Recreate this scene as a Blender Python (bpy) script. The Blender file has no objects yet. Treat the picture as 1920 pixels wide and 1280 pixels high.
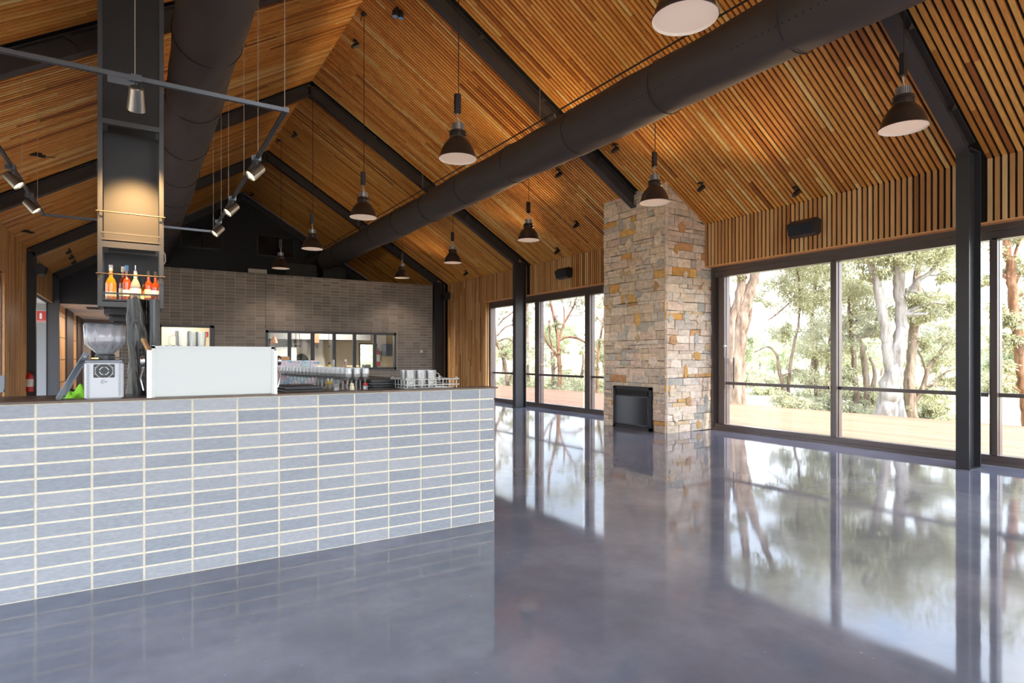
import bpy, math, random
import numpy as np
from mathutils import Vector, Matrix
from math import sin, cos, pi, radians, sqrt, floor as ffl

random.seed(7); rng = np.random.default_rng(7)
scene = bpy.context.scene
COL = scene.collection

# ---------------------------------------------------------------- camera
F, TH, V0, H = 1110.48, 0.5635, 668.5, 1.575
cam_d = bpy.data.cameras.new('camera'); cam = bpy.data.objects.new('camera', cam_d); COL.objects.link(cam)
cam.location = (0, 0, H); cam.rotation_euler = (pi / 2, 0, -TH)
cam_d.sensor_width = 36; cam_d.lens = F / 1920 * 36; cam_d.shift_y = (V0 - 640) / 1920
cam_d.clip_start = 0.05; cam_d.clip_end = 600
scene.camera = cam

# ---------------------------------------------------------------- view
vs = scene.view_settings
vs.view_transform = 'Standard'; vs.look = 'None'; vs.gamma = 1.0; vs.use_curve_mapping = False
vs.exposure = 1.27
cy = scene.cycles
cy.use_denoising = True
cy.max_bounces = 9; cy.diffuse_bounces = 5; cy.glossy_bounces = 4; cy.transmission_bounces = 8
cy.transparent_max_bounces = 24; cy.sample_clamp_indirect = 6.0; cy.caustics_reflective = False; cy.caustics_refractive = False

# ---------------------------------------------------------------- world sky
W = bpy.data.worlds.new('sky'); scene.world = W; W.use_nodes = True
nt = W.node_tree; nt.nodes.clear()
def N(nt, t, **k):
    n = nt.nodes.new(t)
    for a, b in k.items():
        if a == 'inp':
            for i, v in b.items(): n.inputs[i].default_value = v
        else: setattr(n, a, b)
    return n
def L(nt, a, b): nt.links.new(a, b)
def ramp(nt, stops, mode='LINEAR'):
    r = N(nt, 'ShaderNodeValToRGB'); r.color_ramp.interpolation = mode
    e = r.color_ramp.elements
    while len(e) < len(stops): e.new(0.5)
    for i, (p, c) in enumerate(stops):
        e[i].position = p; e[i].color = (*c, 1) if len(c) == 3 else c
    return r
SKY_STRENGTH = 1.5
tc = N(nt, 'ShaderNodeTexCoord'); sep = N(nt, 'ShaderNodeSeparateXYZ'); L(nt, tc.outputs['Generated'], sep.inputs[0])
rz = ramp(nt, [(0.0, (.9, .93, 1.0)), (.15, (.72, .84, 1.0)), (.55, (.45, .64, 1.0)), (1, (.30, .50, .95))]); L(nt, sep.outputs['Z'], rz.inputs[0])
nz = N(nt, 'ShaderNodeTexNoise', inp={'Scale': 2.6, 'Detail': 6, 'Roughness': .55}); L(nt, tc.outputs['Generated'], nz.inputs['Vector'])
rc = ramp(nt, [(.42, (0, 0, 0)), (.62, (1, 1, 1))]); L(nt, nz.outputs['Fac'], rc.inputs[0])
mx = N(nt, 'ShaderNodeMixRGB'); L(nt, rc.outputs[0], mx.inputs[0]); L(nt, rz.outputs[0], mx.inputs[1]); mx.inputs[2].default_value = (1.15, 1.15, 1.15, 1)
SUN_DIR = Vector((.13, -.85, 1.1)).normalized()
# sky boosted around the sun, behind the camera, to light the interior
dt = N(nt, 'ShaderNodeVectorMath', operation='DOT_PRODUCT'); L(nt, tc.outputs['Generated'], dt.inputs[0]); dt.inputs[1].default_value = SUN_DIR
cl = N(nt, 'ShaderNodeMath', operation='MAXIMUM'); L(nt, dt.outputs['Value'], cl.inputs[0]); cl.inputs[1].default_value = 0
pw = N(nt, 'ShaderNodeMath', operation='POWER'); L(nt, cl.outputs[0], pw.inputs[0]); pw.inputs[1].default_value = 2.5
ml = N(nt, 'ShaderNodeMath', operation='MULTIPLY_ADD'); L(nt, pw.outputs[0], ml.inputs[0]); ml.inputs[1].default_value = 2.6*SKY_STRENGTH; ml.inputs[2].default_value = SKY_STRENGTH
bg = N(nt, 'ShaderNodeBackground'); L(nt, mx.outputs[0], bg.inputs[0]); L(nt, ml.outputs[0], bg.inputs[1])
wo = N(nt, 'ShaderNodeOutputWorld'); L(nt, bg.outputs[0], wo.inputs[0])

# ---------------------------------------------------------------- sun
sd = bpy.data.lights.new('sun', 'SUN'); sd.energy = 3.4; sd.angle = radians(.6); sd.color = (1, .93, .82)
so = bpy.data.objects.new('sun', sd); COL.objects.link(so)
so.rotation_euler = Vector((.13, -.85, 1.1)).to_track_quat('Z', 'Y').to_euler()
so.location = (14, -10, 20)

# ================================================================ helpers
s_, c_ = sin(TH), cos(TH)
def ray(u, v):
    a = (u - 960) / F; return Vector((s_ + c_ * a, c_ - s_ * a, (V0 - v) / F))
def onX(u, v, X): r = ray(u, v); return r * (X / r.x) + Vector((0, 0, H))
def onY(u, v, Y): r = ray(u, v); return r * (Y / r.y) + Vector((0, 0, H))
def onZ(u, v, Z): r = ray(u, v); return r * ((Z - H) / r.z) + Vector((0, 0, H))

def empty(name, loc=(0, 0, 0)):
    o = bpy.data.objects.new(name, None); o.empty_display_size = .1; COL.objects.link(o); o.location = loc; return o
def tag(o, label, cat, group=None):
    o['label'] = label; o['category'] = cat
    if group: o['group'] = group
    return o
def struct(o): o['kind'] = 'structure'; return o
def kids(o): return [c for c in bpy.data.objects if c.parent == o]
def copy_tree(o, parent=None, ch=None):
    if ch is None: ch = {}
    c = o.copy(); COL.objects.link(c)
    if parent: c.parent = parent
    for k in kids(o):
        if k.name in c.name and k == c: continue
        copy_tree(k, c)
    return c
def dup(o, loc, label, rz=None, group=None):
    c = copy_tree(o); c.location = loc; c['label'] = label
    if rz is not None: c.rotation_euler = (0, 0, rz)
    if group: c['group'] = group
    return c

class MB:
    def __init__(s): s.v = []; s.f = []; s.m = []; s.sm = []; s.r = []; s.c = []
    def add(s, vs_, fs, m=0, smooth=False, r=0.0, col=None):
        o = len(s.v); s.v += [tuple(p) for p in vs_]
        for f in fs:
            s.f.append(tuple(i + o for i in f)); s.m.append(m); s.sm.append(smooth); s.r.append(r); s.c.append(col)
        return s
    def box(s, a, b, m=0, r=0.0, col=None):
        x0, y0, z0 = a; x1, y1, z1 = b
        return s.add([(x0,y0,z0),(x1,y0,z0),(x1,y1,z0),(x0,y1,z0),(x0,y0,z1),(x1,y0,z1),(x1,y1,z1),(x0,y1,z1)],
                     [(0,3,2,1),(4,5,6,7),(0,1,5,4),(1,2,6,5),(2,3,7,6),(3,0,4,7)], m, False, r, col)
    def cbox(s, c, d, m=0, M=None, r=0.0, col=None):
        hx, hy, hz = d[0]/2, d[1]/2, d[2]/2
        P = [Vector((x,y,z)) for z in (-hz,hz) for (x,y) in ((-hx,-hy),(hx,-hy),(hx,hy),(-hx,hy))]
        if M is not None: P = [M @ p for p in P]
        P = [p + Vector(c) for p in P]
        return s.add(P, [(0,3,2,1),(4,5,6,7),(0,1,5,4),(1,2,6,5),(2,3,7,6),(3,0,4,7)], m, False, r, col)
    def rbox(s, a, b, bev, m=0):
        # box with chamfered vertical+top edges
        x0,y0,z0 = a; x1,y1,z1 = b; e = bev
        def ring(i, z): return [(x0+i+e,y0+i,z),(x1-i-e,y0+i,z),(x1-i,y0+i+e,z),(x1-i,y1-i-e,z),(x1-i-e,y1-i,z),(x0+i+e,y1-i,z),(x0+i,y1-i-e,z),(x0+i,y0+i+e,z)]
        rs = ring(e,z0)+ring(0,z0+e)+ring(0,z1-e)+ring(e,z1)
        fs = [tuple(range(7,-1,-1)), tuple(range(24,32))]
        for k in range(3):
            for i in range(8): fs.append((k*8+i, k*8+(i+1)%8, (k+1)*8+(i+1)%8, (k+1)*8+i))
        return s.add(rs, fs, m)
    def bar(s, p, q, w, h, m=0, up=(0,0,1), r=0.0, col=None):
        p = Vector(p); q = Vector(q); d = (q-p); L_ = d.length; d.normalize()
        up = Vector(up); sx = d.cross(up)
        if sx.length < 1e-4: up = Vector((0,1,0)); sx = d.cross(up)
        sx.normalize(); uz = sx.cross(d)
        P = []
        for e in (p, q):
            for (a, b) in ((-1,-1),(1,-1),(1,1),(-1,1)): P.append(e + sx*(a*w/2) + uz*(b*h/2))
        return s.add(P, [(0,1,2,3),(7,6,5,4),(0,4,5,1),(1,5,6,2),(2,6,7,3),(3,7,4,0)], m, False, r, col)
    def tube(s, pts, rad, n=10, m=0, caps=True, smooth=True):
        pts = [Vector(p) for p in pts]; k = len(pts)
        rad = rad if isinstance(rad, (list, tuple)) else [rad]*k
        P = []; prev = None
        for i, p in enumerate(pts):
            d = (pts[min(i+1,k-1)] - pts[max(i-1,0)])
            if d.length < 1e-9: d = Vector((0,0,1))
            d.normalize()
            a = Vector((0,0,1)) if abs(d.z) < .9 else Vector((1,0,0))
            if prev is not None: a = prev
            x = (a - d*a.dot(d)); 
            if x.length < 1e-5: x = d.orthogonal()
            x.normalize(); prev = x; y = d.cross(x)
            for j in range(n):
                t = 2*pi*j/n; P.append(p + (x*cos(t)+y*sin(t))*rad[i])
        fs = []
        for i in range(k-1):
            for j in range(n): fs.append((i*n+j, i*n+(j+1)%n, (i+1)*n+(j+1)%n, (i+1)*n+j))
        s.add(P, fs, m, smooth)
        if caps: s.add(P[:n], [tuple(range(n-1,-1,-1))], m); s.add(P[-n:], [tuple(range(n))], m)
        return s
    def lathe(s, prof, n=24, c=(0,0,0), m=0, M=None, smooth=True, mats=None):
        c = Vector(c); P = []
        for (r, z) in prof:
            for j in range(n):
                t = 2*pi*j/n; p = Vector((r*cos(t), r*sin(t), z))
                if M is not None: p = M @ p
                P.append(p + c)
        for i in range(len(prof)-1):
            fs = [(i*n+j, i*n+(j+1)%n, (i+1)*n+(j+1)%n, (i+1)*n+j) for j in range(n)]
            o = len(s.v)
            s.add([P[a] for a in range(i*n, (i+2)*n)], [tuple(a - i*n for a in f) for f in fs], (mats[i] if mats else m), smooth)
        return s
    def prism(s, poly, a, b, m=0, axis='y', r=0.0, col=None):
        n = len(poly)
        def pt(p, t): return {'y': (p[0], t, p[1]), 'x': (t, p[0], p[1]), 'z': (p[0], p[1], t)}[axis]
        P = [pt(p, a) for p in poly] + [pt(p, b) for p in poly]
        fs = [tuple(range(n-1,-1,-1)), tuple(range(n,2*n))] + [(i,(i+1)%n,n+(i+1)%n,n+i) for i in range(n)]
        return s.add(P, fs, m, False, r, col)
    def build(s, name, mats, parent=None, weld=False, origin=None):
        me = bpy.data.meshes.new(name); mats = mats if isinstance(mats, (list, tuple)) else [mats]
        if parent is not None:
            off = Vector((0,0,0)); q = parent
            while q is not None: off += q.location; q = q.parent
        elif origin is not None: off = Vector(origin)
        else:
            a = np.array(s.v); off = Vector(((a[:,0].min()+a[:,0].max())/2, (a[:,1].min()+a[:,1].max())/2, a[:,2].min()))
        vv = [(p[0]-off.x, p[1]-off.y, p[2]-off.z) for p in s.v]
        me.from_pydata(vv, [], s.f)
        for mm in mats: me.materials.append(mm)
        me.polygons.foreach_set('material_index', s.m); me.polygons.foreach_set('use_smooth', s.sm)
        if any(x != 0 for x in s.r):
            at = me.attributes.new('rnd', 'FLOAT', 'FACE'); at.data.foreach_set('value', s.r)
        if any(c is not None for c in s.c):
            at = me.attributes.new('tint', 'FLOAT_COLOR', 'FACE')
            flat = []
            for c in s.c: flat += [*(c or (1,1,1)), 1]
            at.data.foreach_set('color', flat)
        if weld:
            import bmesh
            bm = bmesh.new(); bm.from_mesh(me); bmesh.ops.remove_doubles(bm, verts=bm.verts, dist=1e-5); bmesh.ops.recalc_face_normals(bm, faces=bm.faces); bm.to_mesh(me); bm.free()
        me.update()
        o = bpy.data.objects.new(name, me); COL.objects.link(o)
        if parent is not None: o.parent = parent
        else: o.location = off
        return o

# ================================================================ materials
def pbr(name, col=(.5,.5,.5), rough=.5, metal=0, ior=1.5, spec=None, trans=0, emis=None, es=0, noise=None, bump=None, coat=0, alpha=None):
    m = bpy.data.materials.new(name); m.use_nodes = True; t = m.node_tree
    b = t.nodes['Principled BSDF']; b.inputs['Base Color'].default_value = (*col, 1)
    b.inputs['Roughness'].default_value = rough; b.inputs['Metallic'].default_value = metal; b.inputs['IOR'].default_value = ior
    b.inputs['Transmission Weight'].default_value = trans; b.inputs['Coat Weight'].default_value = coat
    if spec is not None: b.inputs['Specular IOR Level'].default_value = spec
    if emis: b.inputs['Emission Color'].default_value = (*emis, 1); b.inputs['Emission Strength'].default_value = es
    if noise:
        sc, amt = noise[0], noise[1]
        tcn = N(t, 'ShaderNodeTexCoord'); n = N(t, 'ShaderNodeTexNoise', inp={'Scale': sc, 'Detail': 5}); L(t, tcn.outputs['Object'], n.inputs['Vector'])
        r = ramp(t, [(.3, tuple(x*(1-amt) for x in col)), (.7, tuple(min(1,x*(1+amt)) for x in col))]); L(t, n.outputs['Fac'], r.inputs[0]); L(t, r.outputs[0], b.inputs['Base Color'])
    if bump:
        tcn = N(t, 'ShaderNodeTexCoord'); n = N(t, 'ShaderNodeTexNoise', inp={'Scale': bump[0], 'Detail': 4}); L(t, tcn.outputs['Object'], n.inputs['Vector'])
        bp = N(t, 'ShaderNodeBump', inp={'Strength': bump[1], 'Distance': bump[2] if len(bump) > 2 else .01}); L(t, n.outputs['Fac'], bp.inputs['Height']); L(t, bp.outputs[0], b.inputs['Normal'])
    return m

def attr_ramp(name, stops, rough=.55, grain=None, attr='rnd', tint=False, bump=None, spec=None):
    m = pbr(name, rough=rough, spec=spec); t = m.node_tree; b = t.nodes['Principled BSDF']
    a = N(t, 'ShaderNodeAttribute', attribute_name='tint' if tint else attr)
    if tint: out = a.outputs['Color']
    else:
        r = ramp(t, stops); L(t, a.outputs['Fac'], r.inputs[0]); out = r.outputs[0]
    if grain:
        tcn = N(t, 'ShaderNodeTexCoord'); mp = N(t, 'ShaderNodeMapping'); mp.inputs['Scale'].default_value = grain[0]
        L(t, tcn.outputs['Object'], mp.inputs[0])
        n = N(t, 'ShaderNodeTexNoise', inp={'Scale': 1.0, 'Detail': 5, 'Roughness': .6}); L(t, mp.outputs[0], n.inputs['Vector'])
        g = ramp(t, [(.3, (1-grain[1],)*3), (.7, (1+grain[1]*.6,)*3)]); L(t, n.outputs['Fac'], g.inputs[0])
        mul = N(t, 'ShaderNodeMixRGB', blend_type='MULTIPLY'); mul.inputs[0].default_value = 1; L(t, out, mul.inputs[1]); L(t, g.outputs[0], mul.inputs[2]); out = mul.outputs[0]
        if bump:
            bp = N(t, 'ShaderNodeBump', inp={'Strength': bump, 'Distance': .01}); L(t, n.outputs['Fac'], bp.inputs['Height']); L(t, bp.outputs[0], b.inputs['Normal'])
    L(t, out, b.inputs['Base Color'])
    return m

wood_stops = [(0, (.36,.11,.022)), (.25, (.66,.25,.048)), (.6, (.84,.37,.078)), (.85, (.90,.47,.12)), (1, (.95,.64,.24))]
M_batten = attr_ramp('timber_batten', wood_stops, .5, ((6, 40, 6), .22))
M_batten_v = attr_ramp('timber_batten_wall', [(0, (.36,.14,.045)), (.3, (.56,.26,.09)), (.7, (.72,.40,.16)), (1, (.82,.54,.26))], .5, ((40, 40, 1.5), .22))
M_black = pbr('black_backing', (.012,.010,.010), .9)
M_board = pbr('timber_board', (.78,.40,.16), .5, noise=(6,.15))
M_steel = pbr('charcoal_steel', (.034,.034,.038), .42, noise=(4,.08))
M_rafter = pbr('dark_rafter_steel', (.046,.038,.037), .5, noise=(4,.08))
M_frame = pbr('bronze_window_frame', (.13,.105,.10), .28, .35)
M_track = pbr('aluminium_track', (.12,.13,.15), .3, .7)
M_duct = pbr('black_duct_fabric', (.062,.050,.046), .7)
M_seam = pbr('duct_seam', (.028,.026,.026), .8)
M_white = pbr('white_enamel', (.60,.635,.63), .35)
M_chrome = pbr('chrome', (.75,.76,.8), .15, 1)
M_dark = pbr('black_plastic', (.02,.02,.024), .45)
M_darkg = pbr('dark_grey_paint', (.05,.05,.055), .6, noise=(3,.1))
M_red = pbr('red_paint', (.55,.02,.02), .35)
M_cream = pbr('cream_plaster', (.78,.68,.50), .8, noise=(2,.05))
M_ceilw = pbr('white_ceiling', (.85,.83,.80), .8)
M_wire = pbr('steel_wire', (.55,.5,.45), .4, .6)
M_bronze = pbr('bronze_rail', (.16,.11,.07), .4, .7)
M_cord = pbr('black_cord', (.02,.015,.015), .6)
M_bell = pbr('pendant_shade_black', (.045,.032,.028), .28, .2)
M_refl = pbr('pendant_reflector', (.92,.86,.80), .35)
M_fins = pbr('pendant_heat_sink', (.6,.6,.62), .35, .8)
M_brick = attr_ramp('blue_grey_brick', [(0, (.29,.32,.365)), (.5, (.345,.37,.41)), (1, (.405,.425,.46))], .75, ((22, 22, 60), .13), bump=.35)
M_brick2 = attr_ramp('brown_grey_brick', [(0, (.17,.145,.13)), (.5, (.215,.185,.165)), (1, (.27,.235,.21))], .75, ((5, 5, 30), .16))
M_mortar = pbr('cream_mortar', (.80,.74,.60), .9, noise=(40,.10))
M_mortar2 = pbr('tan_mortar', (.62,.54,.38), .9, noise=(40,.12))
M_stone = attr_ramp('split_stone', None, .85, ((9, 9, 14), .28), tint=True, bump=.8)
M_stonegap = pbr('stone_joint', (.16,.12,.09), .95)
M_kraft = pbr('kraft_cardboard', (.50,.31,.16), .8)
M_printed = pbr('printed_card', (.72,.64,.72), .5, noise=(9,.25))
M_bench = pbr('dark_bench_top', (.035,.03,.03), .25)
M_capedge = pbr('brown_capping', (.10,.06,.04), .35, noise=(8,.2))
M_paper = pbr('white_paper', (.85,.85,.83), .7)
M_green = pbr('lime_cloth', (.30,.75,.04), .8, bump=(30,.5))
M_wood = pbr('handle_timber', (.50,.27,.11), .5, noise=(10,.2))
M_yellow = pbr('yellow_label', (.8,.55,.05), .5)
M_beans = pbr('coffee_beans', (.09,.035,.018), .5, bump=(120,1,.01))

def glassy(name, tint=(.97,.985,.98), rough=.02, refl=1.0, ior=1.5, milk=0.0, milkc=(.9,.92,.95)):
    m = bpy.data.materials.new(name); m.use_nodes = True; t = m.node_tree; t.nodes.clear()
    tr = N(t, 'ShaderNodeBsdfTransparent'); tr.inputs[0].default_value = (*tint, 1)
    gl = N(t, 'ShaderNodeBsdfGlossy', inp={'Roughness': rough}); fr = N(t, 'ShaderNodeFresnel', inp={'IOR': ior})
    mu = N(t, 'ShaderNodeMath', operation='MULTIPLY'); mu.inputs[1].default_value = refl; L(t, fr.outputs[0], mu.inputs[0])
    mi = N(t, 'ShaderNodeMixShader'); L(t, mu.outputs[0], mi.inputs[0]); L(t, tr.outputs[0], mi.inputs[1]); L(t, gl.outputs[0], mi.inputs[2]); last = mi
    if milk:
        df = N(t, 'ShaderNodeBsdfDiffuse'); df.inputs[0].default_value = (*milkc, 1); m2 = N(t, 'ShaderNodeMixShader'); m2.inputs[0].default_value = milk
        L(t, mi.outputs[0], m2.inputs[1]); L(t, df.outputs[0], m2.inputs[2]); last = m2
    o = N(t, 'ShaderNodeOutputMaterial'); L(t, last.outputs[0], o.inputs[0]); return m
M_glass = glassy('window_glass', (.99,.995,.99), .0, .38)
M_clear = glassy('clear_glassware', (.97,.98,.985), .08, 1.5, 1.6, .17, (1,1,1))  # white diffuse mixed in, imitating bright highlights on the glass
M_hopper = glassy('clear_hopper', (.95,.96,.985), .12, 1.4, 1.5, .20, (.85,.88,.98))
M_smoke = pbr('smoked_back_panel', (.022,.022,.026), .5, spec=.3)
def bottle_mat(n, c): return pbr(n, c, .08, trans=.35, spec=.8)
M_amber = bottle_mat('amber_liquor', (.75,.26,.02)); M_rum = bottle_mat('red_brown_liquor', (.40,.07,.02)); M_clearb = pbr('clear_bottle_glass', (.55,.6,.6), .08, trans=.5)
M_lab = pbr('cream_label', (.80,.72,.52), .6); M_labw = pbr('white_label', (.85,.85,.85), .6)

# perforated mesh panel
M_mesh = pbr('perforated_mesh', (.02,.018,.019), .6, spec=.3)
def _mesh():
    t = M_mesh.node_tree; b = t.nodes['Principled BSDF']; g = N(t, 'ShaderNodeTexCoord'); sp = N(t, 'ShaderNodeSeparateXYZ'); L(t, g.outputs['Object'], sp.inputs[0])
    outs = []
    for ax in ('X', 'Z'):
        mu = N(t, 'ShaderNodeMath', operation='MULTIPLY'); mu.inputs[1].default_value = 95; L(t, sp.outputs[ax], mu.inputs[0])
        fr = N(t, 'ShaderNodeMath', operation='FRACT'); L(t, mu.outputs[0], fr.inputs[0])
        gt = N(t, 'ShaderNodeMath', operation='GREATER_THAN'); gt.inputs[1].default_value = .45; L(t, fr.outputs[0], gt.inputs[0]); outs.append(gt)
    m = N(t, 'ShaderNodeMath', operation='MULTIPLY'); L(t, outs[0].outputs[0], m.inputs[0]); L(t, outs[1].outputs[0], m.inputs[1])
    mi = N(t, 'ShaderNodeMixRGB'); L(t, m.outputs[0], mi.inputs[0]); mi.inputs[1].default_value = (.020,.017,.018,1); mi.inputs[2].default_value = (.012,.01,.01,1)
    L(t, mi.outputs[0], b.inputs['Base Color'])
_mesh()

# polished concrete floor
M_floor = pbr('polished_concrete', (.2,.2,.22), .1, ior=1.62)
def _floor():
    t = M_floor.node_tree; b = t.nodes['Principled BSDF']; g = N(t, 'ShaderNodeTexCoord')
    n1 = N(t, 'ShaderNodeTexNoise', inp={'Scale': .9, 'Detail': 8, 'Roughness': .62}); L(t, g.outputs['Object'], n1.inputs['Vector'])
    n2 = N(t, 'ShaderNodeTexNoise', inp={'Scale': .22, 'Detail': 4}); L(t, g.outputs['Object'], n2.inputs['Vector'])
    r1 = ramp(t, [(.3, (.12,.138,.182)), (.5, (.165,.188,.245)), (.68, (.235,.26,.325))]); L(t, n1.outputs['Fac'], r1.inputs[0])
    r2 = ramp(t, [(.45, (1.0,1.0,1.03)), (.68, (1.05,.92,.93))]); L(t, n2.outputs['Fac'], r2.inputs[0])
    mu = N(t, 'ShaderNodeMixRGB', blend_type='MULTIPLY'); mu.inputs[0].default_value = 1; L(t, r1.outputs[0], mu.inputs[1]); L(t, r2.outputs[0], mu.inputs[2])
    n3 = N(t, 'ShaderNodeTexNoise', inp={'Scale': 28, 'Detail': 2}); L(t, g.outputs['Object'], n3.inputs['Vector'])
    r3 = ramp(t, [(.74, (0,0,0)), (.78, (.35,.35,.35))]); L(t, n3.outputs['Fac'], r3.inputs[0])
    ad = N(t, 'ShaderNodeMixRGB', blend_type='ADD'); ad.inputs[0].default_value = .35; L(t, mu.outputs[0], ad.inputs[1]); L(t, r3.outputs[0], ad.inputs[2])
    L(t, ad.outputs[0], b.inputs['Base Color'])
    rr = ramp(t, [(.3, (.03,)*3), (.7, (.085,)*3)]); L(t, n1.outputs['Fac'], rr.inputs[0]); L(t, rr.outputs[0], b.inputs['Roughness'])
    nb = N(t, 'ShaderNodeTexNoise', inp={'Scale': 2.2, 'Detail': 2}); L(t, g.outputs['Object'], nb.inputs['Vector'])
    bp = N(t, 'ShaderNodeBump', inp={'Strength': .035, 'Distance': .02}); L(t, nb.outputs['Fac'], bp.inputs['Height']); L(t, bp.outputs[0], b.inputs['Normal'])
_floor()

# ================================================================ dimensions
RX, RZ = 3.68, 8.46                       # ridge
XR, ZR = 10.30, 4.41                      # right batten plane / knee
XL, ZL = -2.60, 4.58                      # left batten plane / knee
SR = (RZ-ZR)/(XR-RX); SL = (RZ-ZL)/(RX-XL)
YB, YF = -8.0, 27.0
HEAD = 3.51
PITCH = .0862
FRAMES = [3.646, 9.49, 15.34, 21.19, 27.04]
def ceil_z(x): return RZ - SR*(x-RX) if x > RX else RZ - SL*(RX-x)

# ---------------------------------------------------------------- floor
f = MB().box((-2.9, YB, -.15), (10.72, 27.3, 0)).build('floor', M_floor); struct(f)

# ---------------------------------------------------------------- batten ceilings and walls
def rw(): return min(1, max(0, random.gauss(.55, .24)))
def slope(name, x0, z0, x1, z1, y0, y1):
    mb = MB(); n = Vector((-(z1-z0), 0, (x1-x0))).normalized()
    if n.z < 0: n = -n
    d = Vector((x1-x0, 0, z1-z0)); Lg = d.length; d.normalize(); P0 = Vector((x0,0,z0))
    up = n*.035
    a, b = P0+up, P0+d*Lg+up
    mb.prism([(a.x,a.z),(b.x,b.z),(b.x+n.x*.22,b.z+n.z*.22),(a.x+n.x*.22,a.z+n.z*.22)], y0, y1, 0)
    y = y0 + .02
    wd = PITCH*.62
    while y < y1-wd:
        if not any(abs(y+wd/2-fy) < .12 for fy in FRAMES):
            t = 0; cut = random.uniform(.3, 2.6)
            while t < Lg-1e-3:
                e = min(Lg, t+cut)
                p = P0+d*t; q = P0+d*e
                mb.add([(p.x,y,p.z),(p.x,y+wd,p.z),(q.x,y+wd,q.z),(q.x,y,q.z),
                        (p.x+up.x,y,p.z+up.z),(p.x+up.x,y+wd,p.z+up.z),(q.x+up.x,y+wd,q.z+up.z),(q.x+up.x,y,q.z+up.z)],
                       [(0,1,2,3),(0,4,5,1),(1,5,6,2),(2,6,7,3),(3,7,4,0)], 1, False, rw())
                t = e; cut = random.uniform(.9, 3.4)
        y += PITCH
    return struct(mb.build(name, [M_black, M_batten]))
slope('ceiling', RX, RZ, XR, ZR, YB, YF)
slope('ceiling', XL, ZL, RX, RZ, YB, YF)
struct(MB().prism([(RX-.25, RZ+.12), (RX, RZ+.03), (RX+.25, RZ+.12), (RX+.25, RZ+.45), (RX-.25, RZ+.45)], YB-.2, YF+.3).build('trim_3', M_black))
struct(MB().prism([(XL-.3, ZL-.25), (XL-.04, ZL-.25), (XL-.04, ZL+.02), (XL+.1, ZL+.14), (XL+.1, ZL+.35), (XL-.3, ZL+.2)], YB-.2, YF+.3).build('trim_4', M_black))
struct(MB().prism([(XR+.3, ZR-.25), (XR+.04, ZR-.25), (XR+.04, ZR+.02), (XR-.1, ZR+.14), (XR-.1, ZR+.35), (XR+.3, ZR+.2)], YB-.2, YF+.3).build('trim_5', M_black))
def vbattens(mb, X, sgn, y0, y1, z0, z1, phase=0):
    # battens on a wall at X, room side; sgn=+1: wall body lies towards +X
    mb.box((min(X+sgn*.03, X+sgn*.18), y0, z0), (max(X+sgn*.03, X+sgn*.18), y1, z1+.03), 0)
    k0 = math.ceil((y0 - (YB+.02))/PITCH); y = YB+.02+k0*PITCH; wd = PITCH*.62
    while y < y1-wd*.6:
        if not any(abs(y+wd/2-fy) < .10 for fy in FRAMES):
            t = z0; cut = random.uniform(.6, 2.4)
            while t < z1-1e-3:
                e = min(z1, t+cut)
                if z1-z0 < 1.6: e = z1
                mb.box((min(X, X+sgn*.03), y, t), (max(X, X+sgn*.03), y+wd, e), 1, rw()); t = e; cut = random.uniform(.9, 2.4)
        y += PITCH
mb = MB()
vbattens(mb, XR, 1, YB, 8.53, HEAD, ZR); vbattens(mb, XR, 1, 10.50, 18.12, HEAD, ZR); vbattens(mb, XR, 1, 18.12, YF, 0, ZR)
# reveal at the end of the window
mb.box((XR+.03, 18.12, 0), (10.76, 18.17, HEAD), 0)
for k in range(4):
    x = XR+.03+k*.085
    mb.box((x, 18.09, 0), (x+.054, 18.12, HEAD), 1, .6+.1*k)
# soffit board over the windows
for (ya, yb) in ((YB, 8.53), (10.5, 18.1)):
    mb.box((XR+.0, ya, HEAD-.02), (10.52, yb, HEAD+.0), 2)
    mb.box((10.48, ya, HEAD), (10.72, yb, 3.9), 0)
struct(mb.build('wall_right', [M_black, M_batten_v, M_board]))
mb = MB()
vbattens(mb, XL, -1, YB, 17.85, HEAD, ZL); vbattens(mb, XL, -1, 17.85, 21.1, 0, ZL); vbattens(mb, XL, -1, 21.1, YF, HEAD, ZL)
mb.box((-2.86, 17.80, 0), (-2.6, 17.86, HEAD), 2)
struct(mb.build('wall_left', [M_black, M_batten_v, M_board]))
# unseen rear gable, glazed up to the ridge to let more light in
mb = MB(); outer = [(XL-.2, 0), (XR+.4, 0), (XR+.4, ZR), (RX, RZ+.1), (XL-.2, ZL)]
for k in range(9):
    x = XL + k*(XR-XL)/8; mb.box((x-.04, YB-.12, 0), (x+.04, YB, ceil_z(x)))
for z in (1.0, 3.5): mb.box((XL, YB-.10, z-.05), (XR, YB-.02, z+.05))
mb.bar((XL, YB-.06, ZL-.02), (RX, YB-.06, RZ-.02), .12, .12); mb.bar((RX, YB-.06, RZ-.02), (XR, YB-.06, ZR-.02), .12, .12)
wb = struct(empty('window_7', (RX, YB, 0))); mb.build('window_frame', M_frame, wb)
MB().prism(outer, YB-.07, YB-.062).build('glass_pane', M_glass, wb)
# gable wall with passage opening at left
mb = MB().prism([(XL-.2, 3.53), (XR+.2, 3.53), (XR+.2, ZR), (RX, RZ+.1), (XL-.2, ZL)], 27.12, 27.32)
mb.box((-.45, 27.12, 0), (7.0, 27.32, 3.53)).box((9.9, 27.12, 0), (XR+.2, 27.32, 3.53)).box((7.0, 27.12, 2.4), (9.9, 27.32, 3.53))
struct(mb.build('wall_gable', pbr('gable_black_paint', (.022,.022,.026), .7)))

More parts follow.
